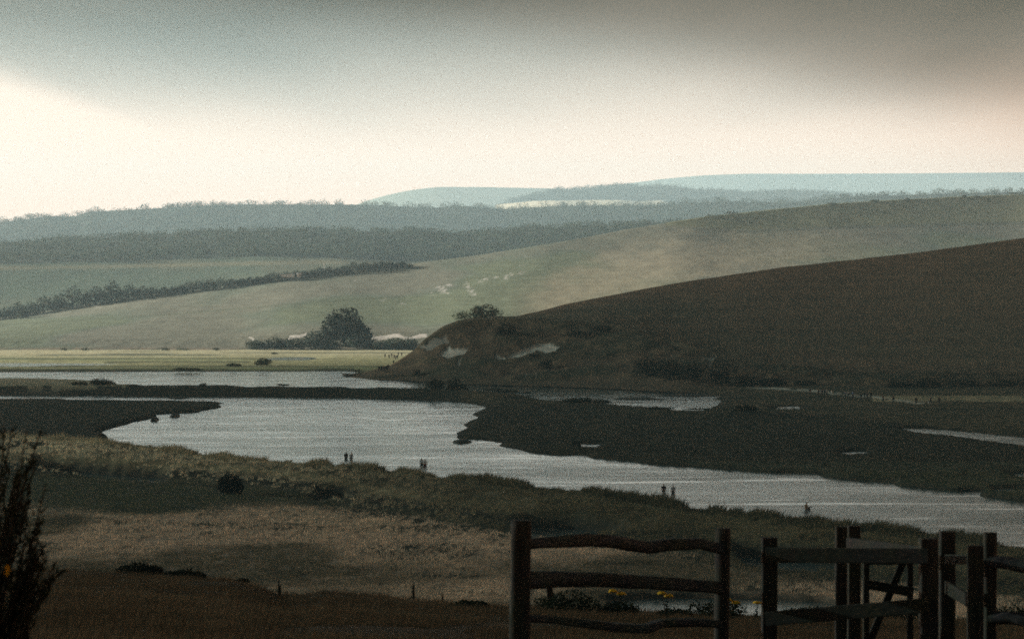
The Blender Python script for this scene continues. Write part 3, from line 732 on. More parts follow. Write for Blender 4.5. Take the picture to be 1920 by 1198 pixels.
# ------------------------------------------------------------------ clouds and haze
DECK_Z, DECK_T = 1500, (0.058, 0.081, 0.082)
def deck_thickness(X, Y):
    """optical thickness of the cloud deck: solid overhead, thinning out towards the bright far edge, its unseen left edge shaped for sun and shade"""
    edge = L([(-60000, -9000), (-20000, -200), (-9000, 2500), (-7700, 2880), (-7560, 2940), (-7484, 3050), (-7180, 3200), (-7004, 3280), (-6800, 3480), (-6000, 4300), (-5000, 5800), (-4300, 8000), (-3600, 14500), (-3000, 18000), (-1500, 19600), (0, 18400), (1200, 17600), (3000, 17800), (15000, 20000), (60000, 25000)], X)  # unseen left edge: placed to shade the headland and let sun onto the hill
    half = L([(-60000, 2000), (-14000, 600), (-8200, 130), (-6800, 150), (-6000, 350), (-5000, 700), (-4300, 1500), (-3600, 4500), (-3000, 8000), (0, 8600), (3000, 8600), (60000, 9500)], X)
    rag = (fbm(X / 2700, Y / 13000, 211, 3) - .5) * 2 + (fbm(X / 650, Y / 3800, 215, 3) - .5) * .5
    return sstep(1.15, -1.0, (Y - edge) / half + rag * np.clip(half / 7300, .05, 1) * 0.27)
def cloud_deck():
    xs = np.concatenate([np.linspace(-150000, -8600, 30), np.linspace(-8400, -6050, 48), np.linspace(-6000, 4200, 103), np.linspace(4600, 150000, 30)])
    yv = np.concatenate([np.linspace(-150000, 1500, 24), np.linspace(2000, 4700, 46), np.linspace(4850, 20000, 102), np.linspace(20500, 50000, 55)])  # reaches far behind the view, added to block the warm low sky
    X, Y = np.meshgrid(xs, yv)
    T = np.minimum(1.0, deck_thickness(X, Y) * (1.02 + 0.16 * fbm(X / 1700, Y / 6500, 221)))
    lump = (fbm(X / 12000, Y / 15000, 201, 2) - .5) * 100
    Zb = DECK_Z + lump; Zt = DECK_Z + 350 + lump * .5
    R, Cn = X.shape; fb = grid_faces(R, Cn); n = R * Cn
    V = np.vstack([np.stack([X.ravel(), Y.ravel(), Zb.ravel()], 1), np.stack([X.ravel(), Y.ravel(), Zt.ravel()], 1)])
    me = make_mesh('cloud_deck', V, np.vstack([fb[:, ::-1], fb + n]), np.repeat(np.concatenate([T.ravel(), np.zeros(n)])[:, None], 3, 1))
    m = bpy.data.materials.new('stratus_cloud'); m.use_nodes = True
    nd, l = m.node_tree.nodes, m.node_tree.links; nd.clear()
    out = nd.new('ShaderNodeOutputMaterial'); tr = nd.new('ShaderNodeBsdfTransparent')
    at_ = nd.new('ShaderNodeAttribute'); at_.attribute_name = 'Col'
    cx = nd.new('ShaderNodeMix'); cx.data_type = 'RGBA'; cx.clamp_factor = False
    cx.inputs['A'].default_value = (1, 1, 1, 1); cx.inputs['B'].default_value = tuple(DECK_T) + (1,)
    l.new(at_.outputs['Fac'], cx.inputs['Factor']); l.new(cx.outputs['Result'], tr.inputs['Color']); l.new(tr.outputs[0], out.inputs['Surface'])
    tag(link('cloud_deck', me, m), kind='structure')
cloud_deck()

hz = np.array([[x, y, z] for z in (-3, 430) for y in (-90, 8700) for x in (-5200, 5200)], float)
hme = make_mesh('haze', hz, [[0, 2, 3, 1], [4, 5, 7, 6], [0, 1, 5, 4], [2, 6, 7, 3], [0, 4, 6, 2], [1, 3, 7, 5]], smooth=False)
hm = bpy.data.materials.new('haze_air'); hm.use_nodes = True
hn, hl = hm.node_tree.nodes, hm.node_tree.links; hn.clear()
h_out = hn.new('ShaderNodeOutputMaterial'); h_v = hn.new('ShaderNodeVolumePrincipled')
h_v.inputs['Color'].default_value = (0.67, 0.92, 0.99, 1); h_v.inputs['Density'].default_value = 1.75e-4; h_v.inputs['Anisotropy'].default_value = 0.03
hl.new(h_v.outputs[0], h_out.inputs['Volume'])
tag(link('haze', hme, hm), 'thin bright haze hanging over the valley', 'haze', kind='stuff')

# ------------------------------------------------------------------ trees and bushes
T_FAR = (0.040, 0.052, 0.030); T_DARK = (0.028, 0.034, 0.020)
bush_px('broadleaf_tree', 645, 648, 92, 71, 'large rounded dark tree standing at the foot of the pale hill', 'tree', hillref=MID, tint=(0.030, 0.038, 0.025), n=2600, seed=21,
        lobes=[(0.02, 0, .60, .36, .3, .40), (-.16, 0, .48, .26, .28, .36), (.22, 0, .36, .24, .26, .28), (.40, 0, .30, .18, .2, .22), (-.30, 0, .30, .22, .2, .24), (0.1, -.1, .25, .3, .3, .25)])
SH = [(480, 655, 46, 20), (515, 655, 50, 26), (550, 655, 52, 26), (590, 654, 62, 38), (622, 655, 40, 20), (676, 652, 60, 34), (715, 658, 36, 22)]
sl = ['leftmost low shrub of the thicket by the large rounded tree', 'second shrub from the left in the thicket below the chalk bank', 'third shrub from the left just below the small chalk scar',
      'tall shrub touching the left side of the large rounded tree', 'small light shrub in front of the large rounded tree', 'sloping shrub on the right flank of the large rounded tree', 'shrub at the left end of the clump below the right chalk bank']
for i, (x, r, w, h) in enumerate(SH):
    bush_px('shrub', x, r, w, h, sl[i], 'shrub', 'shrubs along the foot of the pale hill', hillref=MID, tint=(0.05, 0.068, 0.04) if i in (4, 5) else (0.036, 0.048, 0.031), seed=30 + i)
for i, (x, r, w, h, lb) in enumerate([(738, 659, 50, 26, 'rounded green shrub in the middle of the clump below the right chalk bank'), (768, 659, 46, 28, 'shrub at the right end of the clump beside the headland')]):
    bush_px('shrub', x, r, w, h, lb, 'shrub', 'shrubs along the foot of the pale hill', hillref=MID, tint=(0.042, 0.06, 0.036), seed=40 + i)
bush_px('broadleaf_tree', 912, 600, 62, 33, 'dark green tree rising behind the top of the headland', 'tree', y=1150, z=1, tint=(0.034, 0.045, 0.03), n=1500, seed=44)
bush_px('broadleaf_tree', 872, 600, 48, 20, 'paler low tree to the left of the tree behind the headland top', 'tree', y=1160, z=1, tint=(0.06, 0.08, 0.045), n=900, seed=45)
for px, y_, s_ in ((912, 1150, 0), (872, 1160, 0)): pass
# hedgerow up the road
hr = np.random.default_rng(77)
hx = -40; k = 0
HT = [(-60, 30), (50, 26), (100, 32), (140, 38), (200, 34), (225, 40), (260, 26), (330, 20), (430, 20), (500, 18), (560, 17), (620, 15), (660, 18), (700, 14), (770, 8)]
while hx < 765:
    h_ = L(HT, hx) * hr.uniform(.75, 1.2)
    w_ = h_ * hr.uniform(1.2, 1.7) + 6
    bush_px('hedgerow_tree', hx, L(M_CREST, hx) + 2, w_, h_, 'dark hazy tree in the long hedgerow that climbs beside the road', 'tree', 'hedgerow trees beside the road', hillref=MID, tint=(0.030, 0.042, 0.028), n=900, lobes=[(0, 0, .34, .46, .4, .46), (-.3, 0, .22, .26, .3, .3), (.3, .05, .22, .26, .3, .3), (.05, -.1, .6, .25, .25, .36)], seed=100 + k)
    hx += w_ * .55; k += 1
bush_px('field_bush', 43, 597, 24, 18, 'small round bush standing alone below the hedgerow at the left edge', hillref=MID, tint=T_FAR, seed=150)
bush_px('field_bush', 768, 503, 16, 10, 'tiny bush below the right end of the hedgerow', hillref=MID, tint=T_FAR, seed=151)
for i, (x, r, w, h) in enumerate([(1372, 402, 30, 9), (1340, 407, 40, 7), (1560, 384, 22, 5), (1640, 378, 26, 5), (1700, 376, 22, 4), (1808, 371, 10, 5), (1832, 371, 16, 5), (1905, 366, 40, 6)]):
    bush_px('skyline_bush', x, r, w, h, ['dark bush on the brow of the pale hill where the wood meets it', 'low bush left of the dark brow bush on the pale hill', 'low skyline bush on the pale hill, third from the left', 'low skyline bush on the pale hill, fourth from the left', 'low skyline bush on the pale hill, fifth from the left', 'tiny upright skyline bush, left of a close pair', 'tiny skyline bush, right of a close pair', 'wide low skyline bush at the right edge of the photo'][i],
            'bush', 'bushes on the brow of the pale hill', hillref=MID, tint=(0.035, 0.042, 0.022), seed=160 + i, n=130)
# far flats
bush_px('marsh_bush', 494, 685, 36, 16, 'dark leaning bush on the sunny flats beside the small pool', seed=170, tint=T_FAR)
bush_px('marsh_bush', 437, 687, 32, 7, 'low flat bush on the sunny flats left of the leaning bush', seed=171, tint=T_FAR)
bush_px('marsh_bush', 350, 695, 60, 7, 'long low scrub at the far edge of the lagoon', seed=172, tint=T_FAR)
bush_px('marsh_bush', 515, 664, 14, 4, 'tiny dark scrub above the small pool on the flats', seed=173, tint=T_FAR, n=120)
for i, (x, w) in enumerate([(120, 16), (160, 22), (310, 20), (345, 30), (405, 16)]):
    bush_px('marsh_bush', x, 657, w, 6, ['leftmost', 'second from left', 'third from left', 'fourth from left', 'fifth from left'][i] + ' low scrub bush at the foot of the pale hill', 'bush', 'scrub at the foot of the pale hill', seed=175 + i, tint=T_FAR, n=120)
# lagoon edge
bush_px('dark_shrub', 817, 730, 40, 27, 'dark rounded shrub on the levee, left of a pair', seed=180, tint=T_DARK, y=714, n=900)
bush_px('dark_shrub', 857, 728, 54, 38, 'taller dark shrub on the levee, right of a pair', seed=181, tint=T_DARK, y=716, n=1200,
        lobes=[(-.08, 0, .6, .27, .3, .38), (.15, 0, .35, .3, .3, .3), (-.2, 0, .35, .2, .25, .3), (.33, 0, .18, .18, .2, .18)])
bush_px('dark_shrub', 190, 722, 52, 15, 'low dark mound of scrub on the sandbank at left', seed=182, tint=T_DARK, y=748)
bush_px('dark_shrub', 150, 724, 34, 8, 'small scrub left of the dark mound on the sandbank', seed=183, tint=T_DARK, y=745)
bush_px('dark_shrub', 380, 723, 16, 7, 'tiny dark shrub on the levee crest left of centre', seed=184, tint=T_DARK, y=738)
bush_px('dark_shrub', 530, 724, 26, 5, 'low tuft of scrub along the middle of the levee crest', seed=185, tint=T_DARK, y=738)
for i, (x, r, w, h, lb) in enumerate([(925, 737, 40, 10, 'low dark scrub on the levee right of the pair of shrubs'), (955, 740, 60, 11, 'broad dark scrub on the levee beside the small pool'), (985, 742, 40, 8, 'low scrub at the lagoon edge above the small pool'),
                                      (1085, 754, 70, 10, 'scrub mound beside the thin post in the lagoon'), (1125, 756, 50, 8, 'scrub mound right of the thin post in the lagoon'), (1240, 768, 60, 6, 'low scrub on the marsh edge below the right lagoon'),
                                      (1400, 772, 52, 16, 'dark pointed bush on the marsh right of the lagoon'), (1310, 770, 60, 6, 'flat scrub at the right end of the lagoon edge')]):
    bush_px('dark_shrub', x, r, w, h, lb, 'shrub', 'scrub on the levee', seed=190 + i, tint=T_DARK)
# scrub on the headland
HB = [(782, 703, 16, 12, 'small dark bush low on the left end of the headland'), (948, 628, 42, 26, 'dark bush near the top of the headland above the long chalk scar'), (1085, 630, 60, 12, 'flat dark scrub high on the headland'), (1130, 622, 50, 14, 'dark scrub high on the headland right of the flat scrub'),
      (1025, 690, 26, 22, 'small dark bush just below the long chalk scar'), (1003, 672, 22, 10, 'bush pressed against the lower edge of the long chalk scar'),
      (1215, 705, 60, 42, 'large dark thicket low on the headland, leftmost of three'), (1255, 712, 70, 44, 'large dark thicket low on the headland, middle of three'), (1295, 712, 50, 36, 'large dark thicket low on the headland, rightmost of three'),
      (1352, 716, 46, 30, 'dark bush right of the small chalk gully'), (1400, 722, 50, 22, 'dark scrub low on the headland right of the gully bush'), (1450, 724, 60, 18, 'low scrub along the foot of the big field, leftmost'),
      (1510, 724, 50, 14, 'low scrub at the foot of the big field above the walkers'), (1690, 727, 60, 14, 'dark scrub at the foot of the big field, left of four'), (1740, 727, 66, 22, 'dark scrub at the foot of the big field, second of four'), (1810, 727, 80, 20, 'dark scrub at the foot of the big field, third of four'), (1885, 727, 90, 20, 'dark scrub at the foot of the big field, rightmost of four')]
for i, (x, r, w, h, lb) in enumerate(HB):
    bush_px('hillside_bush', x, r, w, h, lb, 'bush', 'dark bushes on the headland', hillref=HEAD, tint=(0.026, 0.033, 0.024), seed=220 + i)
# near ground
bush_px('thorn_bush', 433, 927, 56, 44, 'dark rounded thorn bush at the foot of the grassy near bank', seed=240, tint=(0.018, 0.021, 0.014), n=1800)
bush_px('gorse_bush', 262, 1082, 96, 34, 'dark rounded gorse bush on the brow of the near slope', seed=241, y=88, tint=(0.022, 0.025, 0.014), n=2600, leaf=.10)
bush_px('gorse_bush', 345, 1090, 84, 22, 'lower dark gorse bush right of the rounded one on the brow', seed=242, y=87, tint=(0.024, 0.027, 0.015), n=2200, leaf=.09)
bush_px('gorse_bush', 455, 1100, 26, 12, 'tiny dark gorse tuft on the brow right of the low gorse', seed=243, y=85, tint=(0.022, 0.024, 0.014), n=500, leaf=.06)
for i, (x, r, w, h, lb) in enumerate([(1060, 1150, 150, 46, 'dark nettle clump behind the left bay of the rail fence'), (1160, 1158, 90, 30, 'dark weeds at the left end of the pond behind the fence'), (1345, 1166, 130, 46, 'dark bramble mound behind the second fence post'),
                                      (1265, 1166, 70, 24, 'low weeds in front of the pond under the middle rail'), (1520, 1176, 150, 34, 'dark weeds behind the sawn boards of the gate enclosure'), (880, 1140, 90, 20, 'low dark weeds left of the rail fence'), (1665, 1180, 160, 40, 'weeds behind the swing gate'), (1895, 1185, 120, 36, 'weeds behind the right-hand rails')]):
    bush_px('weed_clump', x, r, w, h, lb, 'weeds', 'weeds behind the fence', seed=250 + i, y=68, tint=(0.030, 0.036, 0.018), n=1500, leaf=.07)

def tall_weed(px, row, hpx, y, label, seed):
    rng = np.random.default_rng(seed); p = at_depth(px, row, y); p[2] = gz(p[0], p[1]) - .03; h = hpx * y / F
    r = thing('tall_weed', tuple(p), label, 'weed', 'tall weeds on the brow')
    st = []; V = []; Cc = []
    for i in range(7):
        a = rng.uniform(0, 6.28); b_ = rng.uniform(.02, .16) * h; tip = np.array([math.cos(a) * b_, math.sin(a) * b_, h * rng.uniform(.75, 1.0)])
        st.append(tube([(0, 0, 0), tip * .5, tip], [.012, .009, .004], 4))
        for j in range(16):
            t_ = rng.uniform(.1, .98); c = tip * t_; q = rng.uniform(0, 6.28); l_ = h * .16 * (1.15 - t_)
            d = np.array([math.cos(q) * l_, math.sin(q) * l_, l_ * .8]); w = np.array([-d[1], d[0], 0]) * .25
            V += [c, c + d * .5 + w, c + d, c + d * .5 - w]; Cc += [np.array((.035, .042, .02)) * rng.uniform(.6, 1.4)] * 4
    v, f = merge(st); link('stem', make_mesh('stem', v, f), M_BARK, r)
    link('leaves', make_mesh('leaves', V, np.arange(len(V)).reshape(-1, 4), Cc, False), M_LEAF, r)
tall_weed(524, 1122, 34, 82, 'tall dark weed standing in the dip of the brow, left of two', 301)
tall_weed(775, 1126, 36, 79, 'tall dark weed on the brow nearest the rail fence', 302)
tall_weed(830, 1128, 22, 78, 'short dark weed just right of the tall weed by the fence', 303)

M_YELLOW = mat_plain('ragwort_yellow', (0.75, 0.42, 0.02), .6, .2, 20)
def ragwort(px, top_row, y, label, seed, heads=2):
    rng = np.random.default_rng(seed); x = (px - 960) / F * y; z0 = gz(x, y) - .02; ht = EYE - (top_row - HOR) * y / F - z0
    r = thing('ragwort', (x, y, z0), label, 'wildflower', 'ragwort plants behind the fence')
    parts = []; V = []; Cc = []; hd = []
    for i in range(heads):
        tip = np.array([(i - (heads - 1) / 2) * .16 + rng.uniform(-.03, .03), rng.uniform(-.05, .05), ht * (1 - .1 * i)])
        parts.append(tube([(0, 0, 0), (tip[0] * .3, 0, ht * .5), tip], [.012, .009, .006], 5)); hd.append(tip)
        for j in range(26):
            t_ = rng.uniform(.12, .85); c = np.array([tip[0] * t_ ** 1.5, 0, ht * t_]); q = rng.uniform(0, 6.28); l_ = .13 * (1.2 - t_)
            d = np.array([math.cos(q) * l_, math.sin(q) * l_, l_ * .5]); w = np.array([-d[1], d[0], 0]) * .3
            V += [c, c + d * .5 + w, c + d, c + d * .5 - w]; Cc += [np.array((.035, .045, .02)) * rng.uniform(.6, 1.4)] * 4
    v, f = merge(parts); link('stem', make_mesh('stem', v, f), M_BARK, r)
    link('leaves', make_mesh('leaves', V, np.arange(len(V)).reshape(-1, 4), Cc, False), M_LEAF, r)
    for tip in hd:
        fv = [tip + np.array([0, 0, .03])]; ff = []; m_ = 18
        for k_, (rr, zz) in enumerate([(.04, .028), (.075, .012), (.10, -.012), (.06, -.03)]):
            for j in range(m_):
                q = 6.2832 * j / m_; u_ = rr * rng.uniform(.75, 1.2); fv.append(tip + np.array([math.cos(q) * u_, math.sin(q) * u_, zz + rng.uniform(-.012, .012)]))
        ff = [(0, 1 + j, 1 + (j + 1) % m_) for j in range(m_)]
        for k_ in range(3):
            for j in range(m_):
                a_, b_ = 1 + k_ * m_ + j, 1 + k_ * m_ + (j + 1) % m_; ff += [(a_, a_ + m_, b_), (b_, a_ + m_, b_ + m_)]
        link('flower_head', make_mesh('flower_head', fv, ff), M_YELLOW, r)
ragwort(1158, 1107, 60, 'yellow ragwort left of the pond, under the middle rail', 311)
ragwort(1248, 1111, 58, 'tallest yellow ragwort standing against the pond', 312, 2)
ragwort(1372, 1124, 60, 'yellow ragwort just right of the second fence post', 313, 2)
ragwort(1418, 1129, 62, 'small yellow ragwort touching the square gate post', 314, 1)

# ------------------------------------------------------------------ foreground gorse at the left edge
def gorse():
    rng = np.random.default_rng(400); y = 12.0
    bx = (-130 - 960) / F * y; bz = gz(bx, y)
    r = thing('foreground_gorse', (bx, y, bz - .05), 'tall blurred gorse bush with yellow flowers cut by the left edge', 'bush')
    m = y / F; parts = []; V = []; Cc = []
    def pt(px, row, dy=0): return np.array([(px + 130) * m, dy, EYE - (row - HOR) * y / F - bz + .05])
    tips = []
    outline = [(205, 798, 1), (20, 800, 1), (85, 890, 1), (95, 905, 1), (60, 850, 2), (5, 785, 1), (110, 1005, 2), (105, 1060, 3), (100, 1075, 3), (85, 1020, 3), (95, 985, 2), (45, 870, 2), (70, 960, 3), (40, 930, 4), (20, 880, 4)]
    outline[0] = (75, 800, 1)
    for (px, row, n) in outline:
        for j in range(n + 1): tips.append((pt(px + rng.uniform(-22, 4), row + rng.uniform(-6, 26), rng.uniform(-.25, .25)), 1.0))
    for j in range(70): tips.append((pt(rng.uniform(-260, 55), rng.uniform(850, 1085), rng.uniform(-.5, .5)), 1.0))
    for tip, s in tips:
        root = np.array([rng.uniform(-.12, .2), rng.uniform(-.15, .15), 0]); mid = (root + tip) / 2 + np.array([rng.uniform(-.05, .02), 0, .06])
        parts.append(tube([root, mid, tip], [.012, .008, .0025], 5))
        ax = tip - mid; n = 70
        for j in range(n):
            t_ = rng.uniform(.25, 1.0); c = mid + ax * t_ + rng.normal(0, .018, 3) * (1.25 - t_); d = rng.normal(size=3); d /= np.linalg.norm(d); d = d * .7 + ax / np.linalg.norm(ax) * .5
            d *= rng.uniform(.018, .045); w = np.cross(d, rng.normal(size=3)); w *= .16 * np.linalg.norm(d) / (np.linalg.norm(w) + 1e-9)
            V += [c - w, c + w, c + d + w * .2, c + d - w * .2]; Cc += [np.array((.020, .024, .011)) * rng.uniform(.5, 1.5)] * 4
    for j in range(9):        # bare lower stems and grass stalks
        parts.append(tube([pt(rng.uniform(0, 60), 1230), pt(rng.uniform(20, 80), 1120), pt(rng.uniform(40, 100), 1060 + rng.uniform(0, 60))], [.006, .004, .002], 5))
    v, f = merge(parts); link('branches', make_mesh('branches', v, f), M_BARK, r)
    link('foliage', make_mesh('foliage', V, np.arange(len(V)).reshape(-1, 4), Cc, False), M_LEAF, r)
    for (px, row) in [(18, 1008), (37, 1056)]:
        fv = []
        for j in range(26):
            c = pt(px, row, -.3) + rng.normal(0, .006, 3) * np.array([.6, .6, 1.6]); d = rng.normal(size=3) * .005; w = np.cross(d, (0.2, 1, .3)) * .8
            fv += [c - w, c + d, c + w, c - d]
        link('flower', make_mesh('flower', fv, np.arange(len(fv)).reshape(-1, 4), None, False), M_YELLOW, r)
gorse()

# ------------------------------------------------------------------ grasses and reeds
def blades(name, P, h, w, k, tint, seed, label, lean=.35, spread=.25, patch=None, wind=.25):
    """tufts of k blades at points P"""
    rng = np.random.default_rng(seed); n = len(P)
    c = np.repeat(P, k, 0); N = n * k
    q = rng.uniform(0, 6.28, N); rr = spread * np.sqrt(rng.random(N)); b = c.copy(); b[:, 0] += np.cos(q) * rr; b[:, 1] += np.sin(q) * rr
    hh = np.repeat(h * rng.uniform(.6, 1.3, n), k) * rng.uniform(.6, 1.15, N)
    d = np.stack([np.cos(q) * lean * hh * rng.random(N) + wind * hh, np.sin(q) * lean * hh * rng.random(N), hh], 1)
    a = rng.uniform(-.6, .6, N); ww = w * rng.uniform(.6, 1.4, N); s = np.stack([np.cos(a) * ww, np.sin(a) * ww, 0 * a], 1)
    V = np.stack([b - s, b + s, b + d], 1).reshape(-1, 3)
    t = np.asarray(tint)
    if t.ndim == 1: t = np.repeat(t[None], n, 0)
    cl = np.repeat(t, k, 0) * rng.uniform(.65, 1.4, (N, 1)); cl = np.repeat(cl[:, None, :], 3, 1).copy(); cl[:, 2] *= 1.15
    o = link(name, make_mesh(name, V, np.arange(N * 3).reshape(-1, 3), cl.reshape(-1, 3), False), M_GRASS)
    return tag(o, label, 'grass', kind='stuff')

def scatter(n, u0, u1, v0, v1, zc, test, seed, even_px=True):
    """ground points whose photo position falls inside the box, kept where test() holds"""
    rng = np.random.default_rng(seed); u = rng.uniform(u0, u1, n); v = rng.uniform(v0, v1, n)
    y = F * (EYE - zc) / (v - HOR); x = (u - 960) / F * y
    z, dw, db, _ = ground_z(x, y, True); k = test(u, v, x, y, z, dw, db)
    return np.stack([x, y, z - .03], 1)[k], u[k], v[k]

def tint_of(u, x, y, left, right):
    f = sstep(200, 1100, u)[:, None]; nn = fbm(x * .12, y * .06, 501)[:, None]
    return (np.asarray(left) * (1 - f) + np.asarray(right) * f) * (0.62 + 0.76 * nn)
P, u, v = scatter(26000, -150, 2080, 800, 1110, 2.0, lambda u, v, x, y, z, dw, db: (db < 2.5) & (dw > .5), 511)
blades('bank_grass', P, .50, .022, 14, tint_of(u, P[:, 0], P[:, 1], (.85, .74, .54), (.21, .19, .12)), 512, 'long pale and dark grass covering the near river bank')
# thick fringe along the crest of the bank
rng = np.random.default_rng(520); u = rng.uniform(-100, 2050, 5200); v = L(N_CREST, u) + rng.uniform(-1.5, 5, 5200)
y = F * (EYE - 2.0) / (v - HOR); x = (u - 960) / F * y; hv = .28 + .85 * sstep(.32, .66, fbm(x * .3, y * .1, 523)); keep = np.ones(len(x), bool)
z, dw, db, _ = ground_z(x, y, True); keep &= dw > 0.6
P = np.stack([x, y, z - .04], 1)[keep]
hv = hv[keep]
wx = []
for (px_, hr_) in ((649, 847), (658.5, 848), (790.5, 858), (797, 860), (1244.5, 907), (1262, 909), (1510.5, 941), (1521, 949)):
    yy_ = F * (EYE - 3.7) / (hr_ - HOR)
    for _ in range(26): wx.append(((px_ - 960) / F * yy_ + rng.uniform(-1.3, 1.3), yy_ - rng.uniform(.6, 2.6)))
wx = np.array(wx); P = np.vstack([P, np.stack([wx[:, 0], wx[:, 1], ground_z(wx[:, 0], wx[:, 1]) - .04], 1)]); u = np.concatenate([u[keep], 960 + F * wx[:, 0] / wx[:, 1]]); keep = slice(None); hv = np.concatenate([hv, np.full(len(wx), .85)])
blades('bank_crest_grass', P, hv, .06, 9, tint_of(u[keep], P[:, 0], P[:, 1], (.48, .41, .28), (.13, .12, .075)), 524, 'tall tussocks of grass along the crest of the near bank', lean=.5, spread=.35, wind=.3)
P, u, v = scatter(42000, -60, 2000, 885, 1185, .5, lambda u, v, x, y, z, dw, db: (db > 3) & (dw > 1.0) & (y > 165) & (z < 2.2) & (fbm(x * .3, y * .12, 531) > .25), 532)
nn = fbm(P[:, 0] * .035, P[:, 1] * .02, 67); mm_ = sstep(0.5, 0.64, nn)[:, None]
lowr = sstep(10, -10, v - L([(-400, 955), (0, 950), (180, 955), (300, 962), (500, 945), (640, 950), (900, 985), (1100, 1000), (1920, 1100)], u) + 26 * (fbm(P[:, 0] * .12, P[:, 1] * .05, 53) - .5))[:, None]
tn = (np.array((.80, .62, .47)) * (1 - mm_) + np.array((.22, .185, .125)) * mm_) * (1 - lowr) + np.array((.15, .16, .10)) * lowr
blades('reeds', P, .34, .022, 9, tn, 533, 'dry straw-coloured reeds and sedges on the near flats', wind=.15)
P, u, v = scatter(16000, -150, 2080, 722, 900, 1.0, lambda u, v, x, y, z, dw, db: (dw > .8) & (y > 380) & (z > .2) & (db > 4), 541)
blades('marsh_grass', P, .2, .05, 6, np.array((.045, .048, .028)), 542, 'short dark saltmarsh grass on the levee and marsh', wind=.1)
# grass on the near slope
rng = np.random.default_rng(551); N_ = 26000; y = 14 * (92 / 14) ** rng.random(N_); x = rng.uniform(-.2, .2, N_) * (y + 2)
z = ground_z(x, y); yb = L(BROW_Y, 960 + F * x / y); k = (y < yb + 3) & (fbm(x * .4, y * .2, 553) > .33)
P = np.stack([x, y, z - .01], 1)[k]
blades('meadow_grass', P, .14, .006, 9, np.array((.17, .12, .075))[None] * (.5 + fbm(P[:, 0] * .5, P[:, 1] * .25, 555))[:, None], 556, 'short brown meadow grass on the near slope', spread=.2)

# ------------------------------------------------------------------ mud islets
M_MUD = mat_plain('wet_mud', (0.034, 0.033, 0.026), .6, .3, 3, spec=.4, bump=.1)
def islet(px, row, wpx, h, dpth, label, seed):
    p = at(px, row, 0); w = wpx * p[1] / F; n = 22; V = [(0, 0, h)]; Fc = []
    for k_, (rr, zz) in enumerate([(.45, .92), (.8, .62), (1.0, .12), (1.06, -.4)]):
        for j in range(n):
            q = 2 * math.pi * j / n; nn_ = .8 + .4 * vnoise(math.cos(q) * 2 + seed, math.sin(q) * 2, seed)
            V.append((math.cos(q) * w / 2 * rr * nn_, math.sin(q) * dpth / 2 * rr * nn_, h * zz))
    me = bpy.data.meshes.new('mud_islet')
    Fc = [(0, 1 + j, 1 + (j + 1) % n) for j in range(n)] + [(1 + k_ * n + j, 1 + (k_ + 1) * n + j, 1 + (k_ + 1) * n + (j + 1) % n, 1 + k_ * n + (j + 1) % n) for k_ in range(3) for j in range(n)]
    me.from_pydata([tuple(float(c) for c in v_) for v_ in V], [], Fc); me.polygons.foreach_set('use_smooth', [True] * len(Fc))
    tag(link('mud_islet', me, M_MUD, loc=(p[0], p[1], 0)), label, 'islet', 'mud islets in the river')
islet(328, 781, 18, .65, 10, 'small dark mud islet off the left marsh, furthest from shore', 3)
islet(290, 788, 13, .7, 7, 'small dark mud lump touching the left marsh edge', 4)
islet(866, 829, 32, .5, 9, 'long low mud islet off the tip of the right marsh', 5)
islet(650, 705, 16, .8, 12, 'dark mud lump at the tip of the headland spit', 6)
islet(1195, 748, 96, .35, 14, 'thin mud bar in the right part of the lagoon, nearer one', 7)
islet(1290, 742, 100, .4, 14, 'thin mud bar at the right end of the lagoon, further one', 8)
islet(335, 747, 40, .35, 6, 'low mud edge on the left marsh shore', 9)

